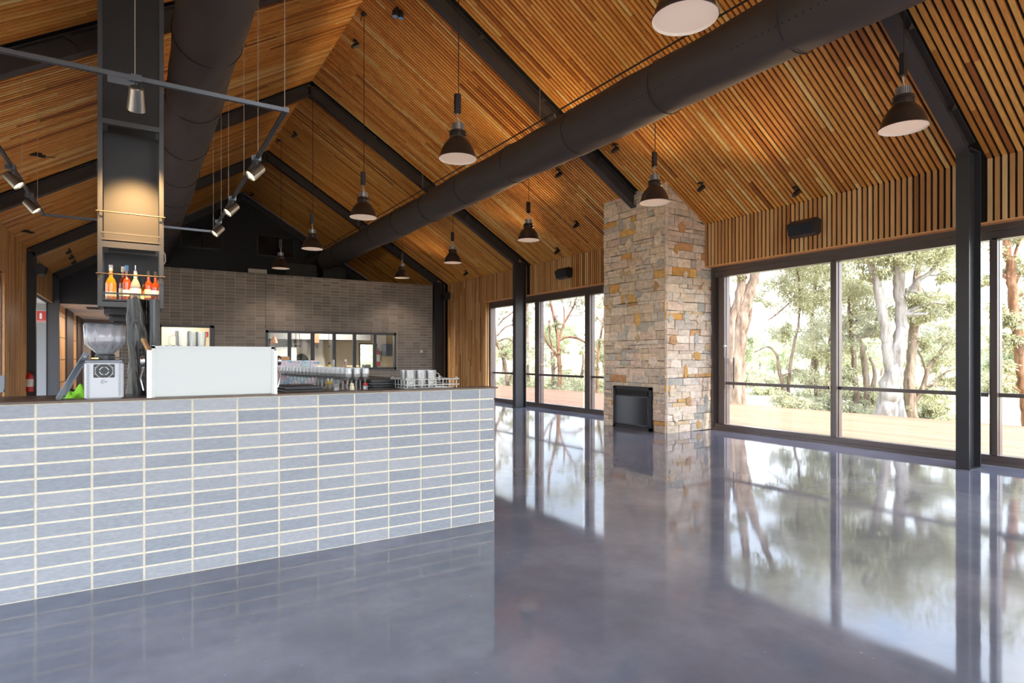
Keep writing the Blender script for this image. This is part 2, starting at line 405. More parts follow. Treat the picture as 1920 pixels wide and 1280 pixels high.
# ---------------------------------------------------------------- steel frames
def ibeam(mb, p, q, up, w, h, tf=.018, tw=.012):
    p, q, up = Vector(p), Vector(q), Vector(up).normalized()
    mb.bar(p+up*(h/2-tf/2), q+up*(h/2-tf/2), w, tf, 0, up); mb.bar(p-up*(h/2-tf/2), q-up*(h/2-tf/2), w, tf, 0, up); mb.bar(p, q, tw, h-2*tf, 0, up)
names = {3.646: 'nearest', 9.49: 'second', 15.34: 'third', 21.19: 'fourth', 27.04: 'farthest'}
lab_r = {3.646: 'dark steel roof beam nearest the camera, running down to the big right-hand column',
         9.49: 'dark steel roof beam that dies into the top of the stone chimney',
         15.34: 'dark steel roof beam running down to the column left of the chimney windows',
         21.19: 'dark steel roof beam meeting the right end of the far brick wall',
         27.04: 'farthest right-hand roof beam, against the black gable wall'}
lab_l = {9.49: 'dark steel left slope roof beam crossing above the track light at the left edge',
         15.34: 'dark steel left slope roof beam behind the bottle tower, second from the camera',
         21.19: 'dark steel left slope roof beam landing on the column with the fire extinguisher',
         27.04: 'farthest left slope roof beam against the black gable wall'}
for fy in FRAMES:
    for side in (1, -1):
        if side < 0 and fy == 3.646: pass
        mb = MB(); hb = .26
        if side > 0: x1, z1 = 9.98, ceil_z(9.98)
        else: x1, z1 = XL+.02, ceil_z(XL+.02)
        p, q = Vector((RX, fy, RZ)), Vector((x1, fy, z1)); d = (q-p).normalized(); up = Vector((-d.z*side, 0, abs(d.x)))*1.0
        up = Vector((-d.z, 0, d.x)); up = up if up.z > 0 else -up; up.normalize()
        off = -up*(hb/2 + .005)
        p2 = p + off + Vector((0,0,0)) ; q2 = q + off
        ibeam(mb, p2 + d*(.09 if True else 0), q2, up, .16, hb)
        mb.box((RX+.004 if side>0 else RX-.016, fy-.08, RZ-.36), (RX+.016 if side>0 else RX-.004, fy+.08, RZ-.06))
        # purlin cleats
        for t in (1.9, 3.5, 5.2, 6.6):
            c = p + d*t - up*.02
            for sy in (-1, 1):
                mb.add([c+Vector((0,sy*.082,0))-up*.01, c+d*.10+Vector((0,sy*.082,0))-up*.01, c+Vector((0,sy*.082,0))-up*.16, c+Vector((0,sy*.09,0))-up*.01, c+d*.10+Vector((0,sy*.09,0))-up*.01, c+Vector((0,sy*.09,0))-up*.16],
                       [(0,1,2),(5,4,3),(0,3,4,1),(1,4,5,2),(2,5,3,0)])
        o = mb.build('steel_rafter', M_rafter)
        if side > 0: tag(o, lab_r[fy], 'beam', 'steel roof beams')
        else: tag(o, lab_l.get(fy, 'dark steel left slope roof beam nearest the camera above the frame'), 'beam', 'steel roof beams')
def column(x0, x1, fy, top, label):
    mb = MB(); xm = (x0+x1)/2; h = x1-x0
    ibeam(mb, (xm, fy, 0.0), (xm, fy, top), (1, 0, 0), .16, h)
    mb.box((x0-.02, fy-.10, 0), (x1+.0, fy+.10, .012))
    mb.box((x0, fy-.08, top-.015), (x1, fy+.08, top))
    tag(mb.build('steel_column', M_steel), label, 'column', 'steel portal columns')
for fy, lb in ((3.646, 'large dark steel column at the right side between the sliding windows'),
               (15.34, 'dark steel column in front of the far right-hand windows, left of the chimney'),
               (21.19, 'dark steel column at the right end of the far brick wall')):
    column(9.77, 10.16, fy, ceil_z(10.0)-.10, lb)
column(-2.79, -2.41, 15.34, ceil_z(-2.55)-.1, 'dark steel column at the left edge of the picture')
column(-2.79, -2.41, 21.19, ceil_z(-2.55)-.1, 'dark steel column at the left that carries the fire extinguisher')
column(-2.79, -2.41, 27.04, ceil_z(-2.55)-.1, 'grey steel column left of the corridor opening')

# ---------------------------------------------------------------- brick walls (stack bond, real bricks)
def bricks(mb, X0, X1, Y, nz_, zc, x_joint, holes=(), side=False, m=0, depth=.05, z0=0, mod=.3, joint=.0145):
    lo = math.floor((X0-x_joint)/mod)
    xs = [X0] + [x_joint+k*mod for k in range(lo, 400) if X0+.02 < x_joint+k*mod < X1-.02] + [X1]
    for a, b in zip(xs[:-1], xs[1:]):
        for k in range(nz_):
            zl, zh = z0+k*zc, z0+(k+1)*zc
            cells = [(a, b, zl, zh)]
            for (hx0, hx1, hz0, hz1) in holes:
                new = []
                for (p, q, r, t_) in cells:
                    if q <= hx0 or p >= hx1 or t_ <= hz0+.004 or r >= hz1-.004: new.append((p,q,r,t_)); continue
                    if p < hx0: new.append((p, hx0, r, t_))
                    if q > hx1: new.append((hx1, q, r, t_))
                cells = new
            for (p, q, r, t_) in cells:
                if q-p < .03: continue
                j = joint/2
                mb.box((p+(j if p > X0 else 0), Y-.003, r+j), (q-(j if q < X1 else 0), Y+depth, t_-j), m, random.random()*.98+.01)
BX0, BX1, BY, CO = -2.35, 2.897, 4.904, .0977
bar = tag(empty('bar_counter', ((BX0+BX1)/2, 5.0, 0)), 'long bar counter faced in blue-grey stack-bond bricks with cream joints', 'bar counter')
mb = MB(); bricks(mb, BX0, BX1, BY, 13, CO, 2.738)
mb.box((BX0+.001, BY+.003, 0), (BX1-.004, BY+.22, 13*CO), 1)
for k in range(13):   # return face bricks at the end
    mb.box((BX1-.05, BY+.052, k*CO+.0055), (BX1, BY+.11, (k+1)*CO-.0055), 0, random.random())
    mb.box((BX1-.05, BY+.121, k*CO+.0055), (BX1, BY+.22, (k+1)*CO-.0055), 0, random.random())
mb.build('brick_face', [M_brick, M_mortar], bar)
MB().box((BX0, BY-.012, 13*CO), (BX1+.035, BY+.24, 13*CO+.014)).build('capping', M_capedge, bar)
mb = MB(); mb.box((BX0, BY+.24, 1.23), (2.45, 5.95, 1.268)); mb.box((.5, 5.95, 1.23), (2.3, 8.5, 1.268))
mb.build('bench_top', M_bench, bar)
mb = MB(); mb.box((BX0+.05, BY+.24, 0), (2.40, 5.85, 1.23)); mb.box((.55, 5.85, 0), (2.25, 8.45, 1.23)); mb.build('bench_base', M_darkg, bar)
BT = 1.268   # bench top height
CT = 13*CO+.014

WY = 20.54
PT = (3.51, 7.98, 1.1178, 2.4389); DR = (.50, 2.01, 0, 2.5405)
mb = MB(); bricks(mb, -.45, 9.42, WY, 42, 4.268/42, .8088, holes=(PT, DR), joint=.010)
def wall_holes(mb, x0, x1, y0, y1, z1, holes, m):
    xs = sorted({x0, x1, *[h[0] for h in holes], *[h[1] for h in holes]})
    for a, b in zip(xs[:-1], xs[1:]):
        segs = [(0, z1)]
        for h in holes:
            if h[0] <= a and h[1] >= b:
                segs = [s for (p, q) in segs for s in ((p, min(q, h[2])), (max(p, h[3]), q)) if s[1]-s[0] > .001]
        for (p, q) in segs: mb.box((a, y0, p), (b, y1, q), m)
wall_holes(mb, -.449, 9.419, WY+.003, WY+.22, 4.264, (PT, DR), 1)
mb.box((3.504, WY-.006, 2.49), (3.516, WY+.01, 4.268), 2)
struct(mb.build('wall_far', [M_brick2, M_mortar2, M_black]))
struct(MB().box((9.425, 21.29, 0), (10.27, 21.35, 4.26)).build('trim_6', M_darkg))  # dark panel added to stand in for the dark gap beside the column

# ---------------------------------------------------------------- windows
WX = 10.50
def window(n, y0, y1, mull, door_at=None, X=WX, sg=1, top=HEAD):
    """aluminium sliding window along Y; mull = list of (y_lo, y_hi)"""
    r = struct(empty('window_%d' % n, (X, (y0+y1)/2, 0)))
    def bx(mb, xa, ya, za, xb, yb, zb):
        mb.box((min(X+sg*xa, X+sg*xb), ya, za), (max(X+sg*xa, X+sg*xb), yb, zb))
    mb = MB()
    bx(mb, 0, y0, top-.11, .22, y1, top-.02); bx(mb, .03, y0, 3.28, .20, y1, top-.11)
    bx(mb, 0, y0, 0, .22, y1, .05); bx(mb, .03, y0, .05, .20, y1, .14)
    bx(mb, 0, y0, .05, .2, y0+.06, top-.1); bx(mb, 0, y1-.06, .05, .2, y1, top-.1)
    mb.build('window_frame', M_frame, r)
    ys = [y0+.06] + [v for m in mull for v in m] + [y1-.06]
    for k, (a, b) in enumerate(mull):
        mb = MB(); w = (b-a)
        bx(mb, .03, a, .13, .085, a+w*.55, 3.30); bx(mb, .11, a, .13, .215, b, 3.30)
        mb.build('mullion', M_frame, r)
    for k in range(0, len(ys), 2):
        a, b = ys[k], ys[k+1]; dx = .05 if (k//2) % 2 else .13
        mb = MB(); bx(mb, dx-.015, a, .985, dx+.03, b, 1.045); mb.build('transom', M_frame, r)
        mb = MB(); bx(mb, dx-.012, a, .14, dx-.004, b, 3.28); mb.build('glass_pane', M_glass, r)
    return r
w1 = window(1, 3.88, 8.54, [(5.84, 5.99), (8.23, 8.475)])
w2 = window(2, 10.46, 18.09, [(12.66, 12.97), (15.10, 15.44)])
w3 = window(3, -7.9, 3.88, [(3.50, 3.62), (1.0, 1.15), (-1.4, -1.25), (-3.8, -3.65), (-6.2, -6.05)][::-1])
w4 = window(4, -7.9, 17.80, [(y, y+.13) for y in (-5.5, -2.9, -.3, 2.3, 4.9, 7.5, 10.1, 12.7, 15.2)], X=-2.66, sg=-1)
# pull handles on the sliding door beside the chimney
for sx, nm in ((-.05, 'inside'), (.26, 'outside')):
    mb = MB(); X = WX+sx; Y = 8.16
    mb.bar((X, Y, .88), (X, Y, 1.56), .022, .03)
    for z in (.90, 1.54): mb.bar((X, Y, z), (WX+.08, Y, z), .016, .016)
    mb.build('door_handle', M_frame, w1)
MB().lathe([(.0,-.02),(.022,-.02),(.022,.02),(0,.02)], 12, (WX+.02, 8.20, 1.80), M=Matrix.Rotation(pi/2, 3, 'Y')).build('door_lock', M_chrome, w1)

# ---------------------------------------------------------------- stone chimney
CX0, CX1, CY0, CY1 = 9.13, 10.70, 8.55, 10.48
pal = [(.66,.55,.43), (.70,.58,.46), (.62,.53,.44), (.72,.62,.50), (.60,.49,.39), (.68,.54,.44), (.74,.65,.55), (.63,.56,.48), (.68,.56,.41)]
grey = [(.46,.44,.39), (.53,.51,.45), (.50,.45,.40)]; ochre = [(.66,.36,.11), (.70,.44,.15), (.58,.33,.16), (.60,.45,.27)]
def stone_col():
    t = random.random()
    c = random.choice(pal) if t < .86 else random.choice(grey) if t < .945 else random.choice(ochre)
    k = random.uniform(.88, 1.10); return tuple(min(1, x*k*f) for x, f in zip(c, (1.16, 1.12, 1.08)))
def clip_poly(poly, hole):
    return None
def stone_face(mb, u0, u1, z1f, to3, hole=None):
    """irregular ashlar over a face; to3(u,z,d) -> point, d = projection"""
    def put(poly, d0, col, inset=.006):
        cx = sum(p[0] for p in poly)/len(poly); cz = sum(p[1] for p in poly)/len(poly)
        n = len(poly)
        def ins(p, k):
            dx, dz = p[0]-cx, p[1]-cz; l = math.hypot(dx, dz) or 1; return (p[0]-dx/l*k, p[1]-dz/l*k)
        A = [ins(p, inset) for p in poly]; B = [ins(p, inset+.009) for p in poly]
        tl = [random.uniform(-.004, .004) for _ in poly]
        P = [to3(a[0], a[1], -.01) for a in A] + [to3(a[0], a[1], d0-.008) for a in A] + [to3(b[0], b[1], d0+tl[i]) for i, b in enumerate(B)] + [to3(cx, cz, d0+random.uniform(0,.006))]
        fs = []
        for i in range(n):
            j = (i+1) % n
            fs += [(i, j, n+j, n+i), (n+i, n+j, 2*n+j, 2*n+i), (2*n+i, 2*n+j, 3*n)]
        mb.add(P, fs, 0, False, 0, col)
    z = 0; rows = []
    while z < z1f(u0)+1 and z < 6.2:
        h = random.choice([.06,.08,.10,.13,.16,.19]); rows.append((z, z+h)); z += h
    def jt(u, z): # shared-ish jitter of joints
        return (sin(u*13.1+z*3.7)*.008 + sin(u*37+z*11)*.004)
    for (za, zb) in rows:
        u = u0; 
        while u < u1-1e-6:
            w = random.uniform(.12, .44)*(1.25 if zb-za > .09 else 1); e = min(u1, u+w)
            if u1-e < .08: e = u1
            if za < z1f((u+e)/2)+.1:
                if hole and u < hole[1] and e > hole[0] and za < hole[3] and zb > hole[2]:
                    for (p, q) in ((u, min(e, hole[0])), (max(u, hole[1]), e)):
                        if q-p > .03: put([(p,za),(q,za),(q,zb),(p,zb)], random.uniform(.012,.028), stone_col(), .004)
                    p, q = max(u, hole[0]), min(e, hole[1])
                    if zb > hole[3]+.012 and q-p > .03: put([(p,hole[3]),(q,hole[3]),(q,zb),(p,zb)], random.uniform(.012,.028), stone_col(), .004)
                else:
                    sk = random.uniform(-.02, .02) if random.random() < .4 else 0
                    sk2 = sk
                    lo = u if u == u0 else u; 
                    pts = [(u, za+jt(u,za)), (e, za+jt(e,za)), (e, zb+jt(e,zb)), (u, zb+jt(u,zb))]
                    if random.random() < .35 and e-u > .15:
                        m_ = (u+e)/2+random.uniform(-.05,.05); pts.insert(3, (m_, zb+random.uniform(-.012,.014)))
                    put(pts, random.uniform(.012, .03), stone_col())
            u = e
    # larger angular stones, prouder than the coursed ones
    zt = z1f((u0+u1)/2); cnt = int((u1-u0)*zt*3.4)
    placed = []
    for _ in range(cnt*6):
        if len(placed) >= cnt: break
        cu, cz = random.uniform(u0+.14, u1-.14), random.uniform(.12, zt-.1)
        if hole and hole[0]-.2 < cu < hole[1]+.2 and cz < hole[3]+.2: continue
        if any(abs(cu-a)<.34 and abs(cz-b)<.34 for a, b in placed): continue
        placed.append((cu, cz)); n = random.choice([4,5,5,6]); rx, rz_ = random.uniform(.07,.135), random.uniform(.09,.17)
        a0 = random.random()*6
        poly = [(cu+cos(a0+2*pi*k/n+random.uniform(-.3,.3))*rx, cz+sin(a0+2*pi*k/n+random.uniform(-.3,.3))*rz_) for k in range(n)]
        put(poly, random.uniform(.036,.044), stone_col() if random.random() < .6 else random.choice(grey+ochre), .0)
ch = tag(empty('stone_chimney', ((CX0+CX1)/2, (CY0+CY1)/2, 0)), 'tall split-stone chimney breast rising to the timber ceiling between the windows', 'chimney')
mb = MB(); FI = (8.93, 10.12, 0, .93)
g = .02
def zc1(x): return ceil_z(x)+.03
mb.prism([(CX0+g,0),(CX1-g,0),(CX1-g,zc1(CX1)),(CX0+g,zc1(CX0))], CY0+g, CY1-g, 1)
stone_face(mb, CX0-.02, CX1, lambda u: zc1(u), lambda u, z, d: (u, CY0+g-d, min(z, zc1(u))))
stone_face(mb, CY0-.02, CY1, lambda u: zc1(CX0), lambda u, z, d: (CX0+g-d, u, min(z, zc1(CX0))), FI)
mb.build('stonework', [M_stone, M_stonegap], ch)
fi = tag(empty('fireplace_insert', (CX0, 9.52, 0)), 'black wood-heater insert set low in the stone chimney', 'fireplace')
mb = MB(); X = CX0-.035; y0, y1, zt = FI[0]+.01, FI[1]-.01, .92
for a, b in (((X, y0, .0), (CX0+.03, y0+.07, zt)), ((X, y1-.07, .0), (CX0+.03, y1, zt)), ((X, y0, zt-.05), (CX0+.03, y1, zt)), ((X, y0, 0), (CX0+.03, y1, .07))): mb.box(a, b)
mb.box((CX0-.005, y0+.05, .05), (CX0+.03, y1-.05, zt-.03)); mb.build('surround', M_dark, fi)
mb = MB(); mb.box((X+.005, y0+.11, .74), (X+.02, y1-.11, .84)); 
for k in range(9): mb.box((X, y0+.30+k*.06, .80), (X+.006, y0+.345+k*.06, .81))
mb.build('vent_grille', pbr('heater_grille', (.006,.006,.008), .6), fi)
d = MB().box((X+.006, y0+.085, .10), (CX0-.006, y1-.085, .71)).build('door', pbr('heater_glass', (.01,.011,.016), .12), fi)
mb = MB()
for a, b in (((X, y0+.08, .09), (X+.01, y1-.08, .115)), ((X, y0+.08, .70), (X+.01, y1-.08, .72)), ((X, y0+.08, .09), (X+.01, y0+.105, .72)), ((X, y1-.105, .09), (X+.01, y1-.08, .72))): mb.box(a, b)
mb.build('door_frame', pbr('heater_trim', (.10,.10,.12), .3, .5), d)
MB().bar((X-.012, y0+.13, .14), (X-.012, y0+.13, .30), .012, .012).build('door_handle', M_steel, d)

# ---------------------------------------------------------------- fabric ducts
def duct(x, z, r, y0, y1, label, dots):
    root = tag(empty('fabric_duct', (x, (y0+y1)/2, z-r)), label, 'air duct', 'round black fabric ducts')
    n, P, fs = 40, [], []; ys = np.arange(y0, y1+.01, .16)
    for i, y in enumerate(ys):
        ph = (y % 2.04)/2.04; pucker = math.exp(-((min(ph, 1-ph))/.05)**2)
        for j in range(n):
            t = 2*pi*j/n
            wr = .010*sin(3*t+y*2.1)*(1 if pucker > .02 else .4) + .006*sin(7*t+y*5.3+sin(y*2)) - .012*pucker*(.5+.5*sin(9*t+y)) + .012*sin(y*1.3+2*t)
            P.append((x+(r+wr)*cos(t), y, z+(r+wr)*sin(t)))
    for i in range(len(ys)-1):
        for j in range(n): fs.append((i*n+j, (i+1)*n+j, (i+1)*n+(j+1)%n, i*n+(j+1)%n))
    mb = MB(); mb.add(P, fs, 0, True); m0 = len(P)
    mb.add(P[:n], [tuple(range(n))], 0); mb.add(P[-n:], [tuple(range(n-1,-1,-1))], 0)
    # rows of punched air holes
    for (a0, half) in dots:
        y = y0+.3
        while y < 24:
            ph = (y % 2.04)/2.04
            for da in ((0, .035) if half == 2 else (0,)):
                t = a0+da; c = Vector((x+(r+.012)*cos(t), y+(.04 if da else 0), z+(r+.012)*sin(t)))
                T = Vector((-sin(t), 0, cos(t)))*.011; U = Vector((0, .011, 0))
                mb.add([c+T, c+U, c-T, c-U], [(0,1,2,3)], 1)
            y += .085
    mb.build('fabric_tube', [M_duct, M_black], root)
    k = math.ceil(y0/2.04)*2.04
    while k < y1:
        ring = [(x+(r+.008)*cos(t), k+.02*sin(2*t), z+(r+.008)*sin(t)) for t in np.linspace(0, 2*pi, 41)]
        MB().tube(ring, .007, 5, 0, False).build('seam', M_seam, root); k += 2.04
    return root
DR_ = duct(6.54, 5.525, .385, YB+.1, 26.9, 'round black fabric duct on the right, running the length of the hall', [(radians(158), 2), (radians(205), 1)])
DL_ = duct(.73, 5.525, .385, YB+.1, 26.9, 'black fabric duct on the left, passing behind the bottle tower', [(radians(-20), 2)])
for D_, x, sg in ((DR_, 6.54, -1), (DL_, .73, 1)):
    xr = x+sg*(-.20 if sg > 0 else .16); 
    xr = x-.17; zr = 5.525+.46
    MB().tube([(xr, YB+.2, zr), (xr, 26.9, zr)], .014, 8).build('hanging_rail', M_dark, D_)
    y = 1.0
    while y < 26.5:
        MB().tube([(xr, y, zr), (xr, y, ceil_z(xr)-.0)], .004, 5).build('suspension_wire', M_wire, D_); y += 1.35
    y = 1.0
    while y < 26.5:
        MB().tube([(xr, y, zr), (xr+.03, y, zr-.09)], .006, 5).build('hook', M_wire, D_); y += .85

# ---------------------------------------------------------------- pendants
def make_pendant(cordlen=3.0):
    r = empty('pendant_lamp', (0, 0, 0))
    prof_o = [(.262,0),(.268,.006),(.262,.014),(.250,.035),(.240,.075),(.222,.13),(.195,.185),(.160,.235),(.128,.270),(.112,.285)]
    MB().lathe(prof_o, 40, (0,0,0)).lathe([(.112,.285),(.116,.292),(.116,.34),(.108,.35),(.120,.356),(.120,.375),(.10,.39),(0,.39)], 32).build('shade', M_bell, r)
    MB().lathe([(.262,.0),(.256,.012),(.236,.06),(.215,.12),(.185,.175),(.150,.22),(.10,.255),(0,.26)], 40).build('reflector', M_refl, r)
    MB().lathe([(.250,.024),(.0,.022)], 40).lathe([(.0,.020),(.250,.020)], 40).build('diffuser', M_diff, r)
    mb = MB()
    for k in range(24):
        a = 2*pi*k/24; M = Matrix.Rotation(a, 3, 'Z')
        mb.cbox(M @ Vector((.068, 0, .44)), (.032, .006, .10), 0, M)
    mb.lathe([(0,.389),(.062,.389),(.062,.49),(0,.49)], 20); mb.build('heat_sink', M_fins, r)
    mb = MB().tube([(.02,0,.48),(.03,0,.53),(0,0,.565),(-.02,0,.60),(.0,0,.64)], .006, 6).tube([(-.012,0,.48),(.01,0,.54),(.015,0,.60),(0,0,.65)], .004, 6).tube([(0,0,.49),(0,0,.56)], .008, 6)
    mb.build('hanging_hook', M_wire, r)
    mb = MB().rbox((-.048,-.03,.635), (.038,.03,.90), .006).box((-.055,-.008,.64), (-.048,.008,.89)); mb.build('driver_box', M_dark, r)
    MB().tube([(.012,0,.90),(.012,0,cordlen)], .0065, 6).build('cord', M_cord, r)
    return r
M_diff = pbr('pendant_diffuser', (.88,.82,.76), .5, emis=(1,.62,.38), es=.10)
ZP = 4.32
def zc(x, y): return ceil_z(x)
plabA = ['large black pendant lamp cut off by the top edge of the picture', 'black pendant lamp of the ridge row, second nearest, left of the right-hand duct',
         'black pendant lamp of the ridge row, third from camera, cord looping at the ridge', 'black pendant lamp of the ridge row, fourth from the camera, above the brick wall', 'farthest black pendant lamp of the ridge row, against the gable wall']
plabB = ['black pendant lamp nearest on the right, in front of the right-hand roof beam', 'black pendant lamp hanging in front of the top of the stone chimney',
         'black pendant lamp of the window row, just left of the chimney', 'black pendant lamp of the window row, fourth from the camera, below the duct', 'farthest black pendant lamp of the window row, above the brick wall right end']
for X, ys, labs in ((3.76, [3.32, 7.36, 11.44, 15.48, 19.42], plabA), (7.79, [3.51, 7.57, 11.60, 15.58, 19.50], plabB)):
    proto = None
    for k, (y, lb) in enumerate(zip(ys, labs)):
        if proto is None:
            proto = make_pendant(ceil_z(X)-.02-ZP); proto.location = (X, y, ZP)
            proto['label'] = lb; proto['category'] = 'pendant lamp'; proto['group'] = 'black pendant lamps'
        else: dup(proto, (X, y, ZP), lb)
        # ceiling hook is part of the lamp
    for k, y in enumerate(ys): pass
def lamp(y, x, z, e, col=(1, .82, .66), r=.2):
    ld = bpy.data.lights.new('pendant_light', 'SPOT'); ld.energy = e; ld.color = col; ld.shadow_soft_size = r; ld.spot_size = radians(120); ld.spot_blend = .6
    o = bpy.data.objects.new('pendant_light', ld); COL.objects.link(o); o.location = (x, y, z)
for X in (3.76, 7.79):
    for y in (-4.6, -.6, 3.4, 7.45, 11.5, 15.5, 19.45): lamp(y, X, ZP-.02, 60)

# ---------------------------------------------------------------- small ceiling fixtures
def ceil_pt(u, v):
    r = ray(u, v); best = None
    for k in range(1, 4000):
        p = r*(k*.01) + Vector((0,0,H))
        if p.z > ceil_z(p.x): return p
    return p
def make_uplight():
    r = empty('ceiling_spotlight', (0,0,0))
    MB().tube([(0,0,.0),(0,0,-.08)], .012, 8).cbox((0,0,-.012), (.09,.09,.024)).build('bracket', M_dark, r)
    M = Matrix.Rotation(radians(55), 3, 'Y')
    MB().lathe([(0,-.09),(.035,-.085),(.045,-.02),(.045,.085),(.035,.085),(.03,.05),(0,.05)], 16, (0,0,-.12), M=M).build('lamp_head', M_dark, r)
    return r
fx = [(1314,342,'small black ceiling spotlight above the middle of the big window'), (1492,350,'small black ceiling spotlight above the loudspeaker on the right'),
      (1153,270,'small black ceiling spotlight just below the duct near the chimney'), (1080,414,'small black ceiling spotlight left of the chimney, upper one'),
      (1044,464,'small black ceiling spotlight left of the chimney, lower one'), (873,507,'small black ceiling spotlight near the far right corner of the ceiling'),
      (666,75,'small black ceiling spotlight close to the ridge, below the looped cord'), (1047,318,'small black ceiling spotlight under the duct near the third roof beam'), (552,247,'small black ceiling spotlight near the ridge between the far roof beams'),
      (472,360,'small black ceiling spotlight close to the black gable wall')]
def wash(p, sg):   # added warm light, hung below the fixture to brighten the opposite slope
    ld = bpy.data.lights.new('wash_light', 'SPOT'); ld.energy = 80; ld.color = (1, .68, .38); ld.spot_size = radians(100); ld.spot_blend = 1; ld.shadow_soft_size = .15
    o = bpy.data.objects.new('wash_light', ld); COL.objects.link(o); o.location = (p.x+sg*.3, p.y, p.z-.55)
    o.rotation_euler = Vector((-sg*1.0, 0, -.42)).to_track_quat('Z', 'Y').to_euler()
pr = None
for u, v, lb in fx:
    p = ceil_pt(u, v)
    if pr is None:
        pr = make_uplight(); pr.location = p; tag(pr, lb, 'spotlight', 'small ceiling spotlights')
    else: dup(pr, p, lb)
    if p.x > 5: wash(p, -1)
# hooks with looped cords at the ridge
for (u, v, lb) in ((682, 24, 'black cord hook at the ridge above the third pendant'), (522, 262, 'black cord hook at the ridge above the farthest ridge pendant')):
    p = ceil_pt(u, v)
    mb = MB().cbox((p.x, p.y, p.z-.02), (.10, .10, .04)).tube([(p.x, p.y, p.z-.03), (p.x-.05, p.y, p.z-.10), (p.x-.06, p.y, p.z-.18)], .009, 6)
    tag(mb.build('cord_hook', M_dark), lb, 'hook', 'ridge cord hooks')
p = ceil_pt(745, 14)
r_ = tag(empty('twin_spotlight', p), 'small twin ceiling spotlight with blue-tinted lenses near the top of the picture', 'spotlight')
MB().cbox(p+Vector((0,0,-.03)), (.05,.05,.08)).cbox(p+Vector((0,0,-.08)), (.16,.14,.03)).build('bracket', M_dark, r_)
for dx in (-.06, .06):
    h_ = MB().lathe([(0,.10),(.05,.10),(.055,0),(.0,0)], 14, p+Vector((dx, -.03, -.20))).build('lamp_head', M_dark, r_)
    MB().lathe([(0,-.004),(.05,-.004),(.05,.002)], 14, p+Vector((dx, -.03, -.20))).build('lens', pbr('blue_lens', (.10,.25,.6), .1), h_)  # blue base colour stands for the blue light of the heads
# left slope fixtures
for (u, v, lb, kind) in ((67, 286, 'black junction fitting with a drop rod on the left ceiling slope', 0), (48, 431, 'flat black ceiling fitting at the foot of the left slope', 1)):
    p = ceil_pt(u, v); mb = MB().cbox(p+Vector((0,0,-.03)), (.18, .07, .06)).cbox(p+Vector((.09,.0,-.05)), (.10, .05, .05))
    if kind == 0: mb.tube([p+Vector((.1,0,-.05)), p+Vector((.28,0,-.04))], .008, 6)
    else: mb.cbox(p+Vector((.08,.12,-.03)), (.16,.04,.03))
    tag(mb.build('ceiling_fitting', M_dark), lb, 'ceiling fitting')
for k, (u, v) in enumerate(((129,466), (134,477), (139,486), (143, 496))):
    p = ceil_pt(u, v)
    o = dup(pr, p, ['first', 'second', 'third', 'fourth'][k] + ' of four small black spotlights in a line on the far left ceiling slope')

# ---------------------------------------------------------------- lighting track around the bar
TZ, TXR, TXL, TY0, TY1 = 3.84, 1.15, -1.27, 5.72, 11.97
tr = tag(empty('lighting_track', (-.06, 8.8, TZ)), 'rectangular aluminium light track suspended on thin wires over the bar', 'light track')
def rail(a, b, nm='rail'):
    mb = MB().bar(a, b, .036, .036); a = Vector(a); b = Vector(b)
    mb.bar(a+Vector((0,0,-.019)), b+Vector((0,0,-.019)), .012, .006, 1); mb.build(nm, [M_track, M_dark], tr)
rail((TXL, TY0, TZ), (TXR, TY0, TZ)); rail((TXR, TY0, TZ), (TXR, TY1, TZ)); rail((TXL, TY0, TZ), (TXL, TY1, TZ)); rail((TXL, TY1, TZ), (TXR, TY1, TZ))
for (x, y) in ((TXL,TY0),(TXR,TY0),(TXL,TY1),(TXR,TY1)): MB().cbox((x, y, TZ), (.05,.05,.044)).build('corner_joint', M_track, tr)
wires = [(TXR, 5.76), (TXR, 7.2), (TXR, 8.25), (TXR, 9.78), (TXR, 10.7), (TXR, 11.9), (-.02, TY0), (TXL, 6.9), (TXL, 9.9), (TXL, 11.3)]
for (x, y) in wires: MB().tube([(x, y, TZ), (x, y, ceil_z(x)-.0)], .0035, 5).build('suspension_wire', M_wire, tr)
MB().box((-.205, TY0-.012, TZ-.075), (-.02, TY0+.012, TZ-.018)).build('control_gear', M_track, tr)
M_spot = pbr('gunmetal_spot_body', (.30,.28,.26), .3, .85)
M_spotlens = pbr('warm_spot_lens', (1,.9,.7), .3, emis=(1,.78,.42), es=2.5)
def spotlight(loc, aim, label, e=25, ang=58):
    r = tag(empty('track_spotlight', loc), label, 'spotlight', 'track spotlights over the bar')
    x, y, z = loc; d = (Vector(aim)-Vector(loc)).normalized(); Q = (-d).to_track_quat('Z', 'Y').to_matrix()
    hc = Vector((x, y, z-.15))
    MB().cbox((x, y, z-.01), (.075,.10,.055)).cbox((x-.045,y,z-.01),(.03,.06,.05)).build('track_adaptor', M_track, r)
    MB().tube([(x,y,z-.03),(x,y,z-.10), hc-d*.0], .010, 8).build('knuckle', M_track, r)
    b = MB().lathe([(0,.085),(.045,.083),(.052,.075),(.068,-.105),(.062,-.105),(.055,-.085)], 24, hc, M=Q).build('lamp_body', M_spot, r)
    MB().lathe([(0,-.088),(.056,-.088)], 20, hc, M=Q).build('lens', M_spotlens, r)
    ld = bpy.data.lights.new('spot_beam', 'SPOT'); ld.energy = e; ld.color = (1,.58,.22); ld.spot_size = radians(ang); ld.spot_blend = 1; ld.shadow_soft_size = .05
    o = bpy.data.objects.new('spot_beam', ld); COL.objects.link(o); p = hc+d*.125; o.location = p; o.rotation_euler = (-d).to_track_quat('Z', 'Y').to_euler()
spotlight((-.01, TY0, TZ-.0), (-.03, 6.59, 2.84), 'gunmetal track spotlight hanging in front of the tall bottle tower', 420, 50)
spotlight((TXR, 7.27, TZ), (-.1, 7.0, 2.6), 'nearest gunmetal spotlight on the right-hand rail of the track', 20)
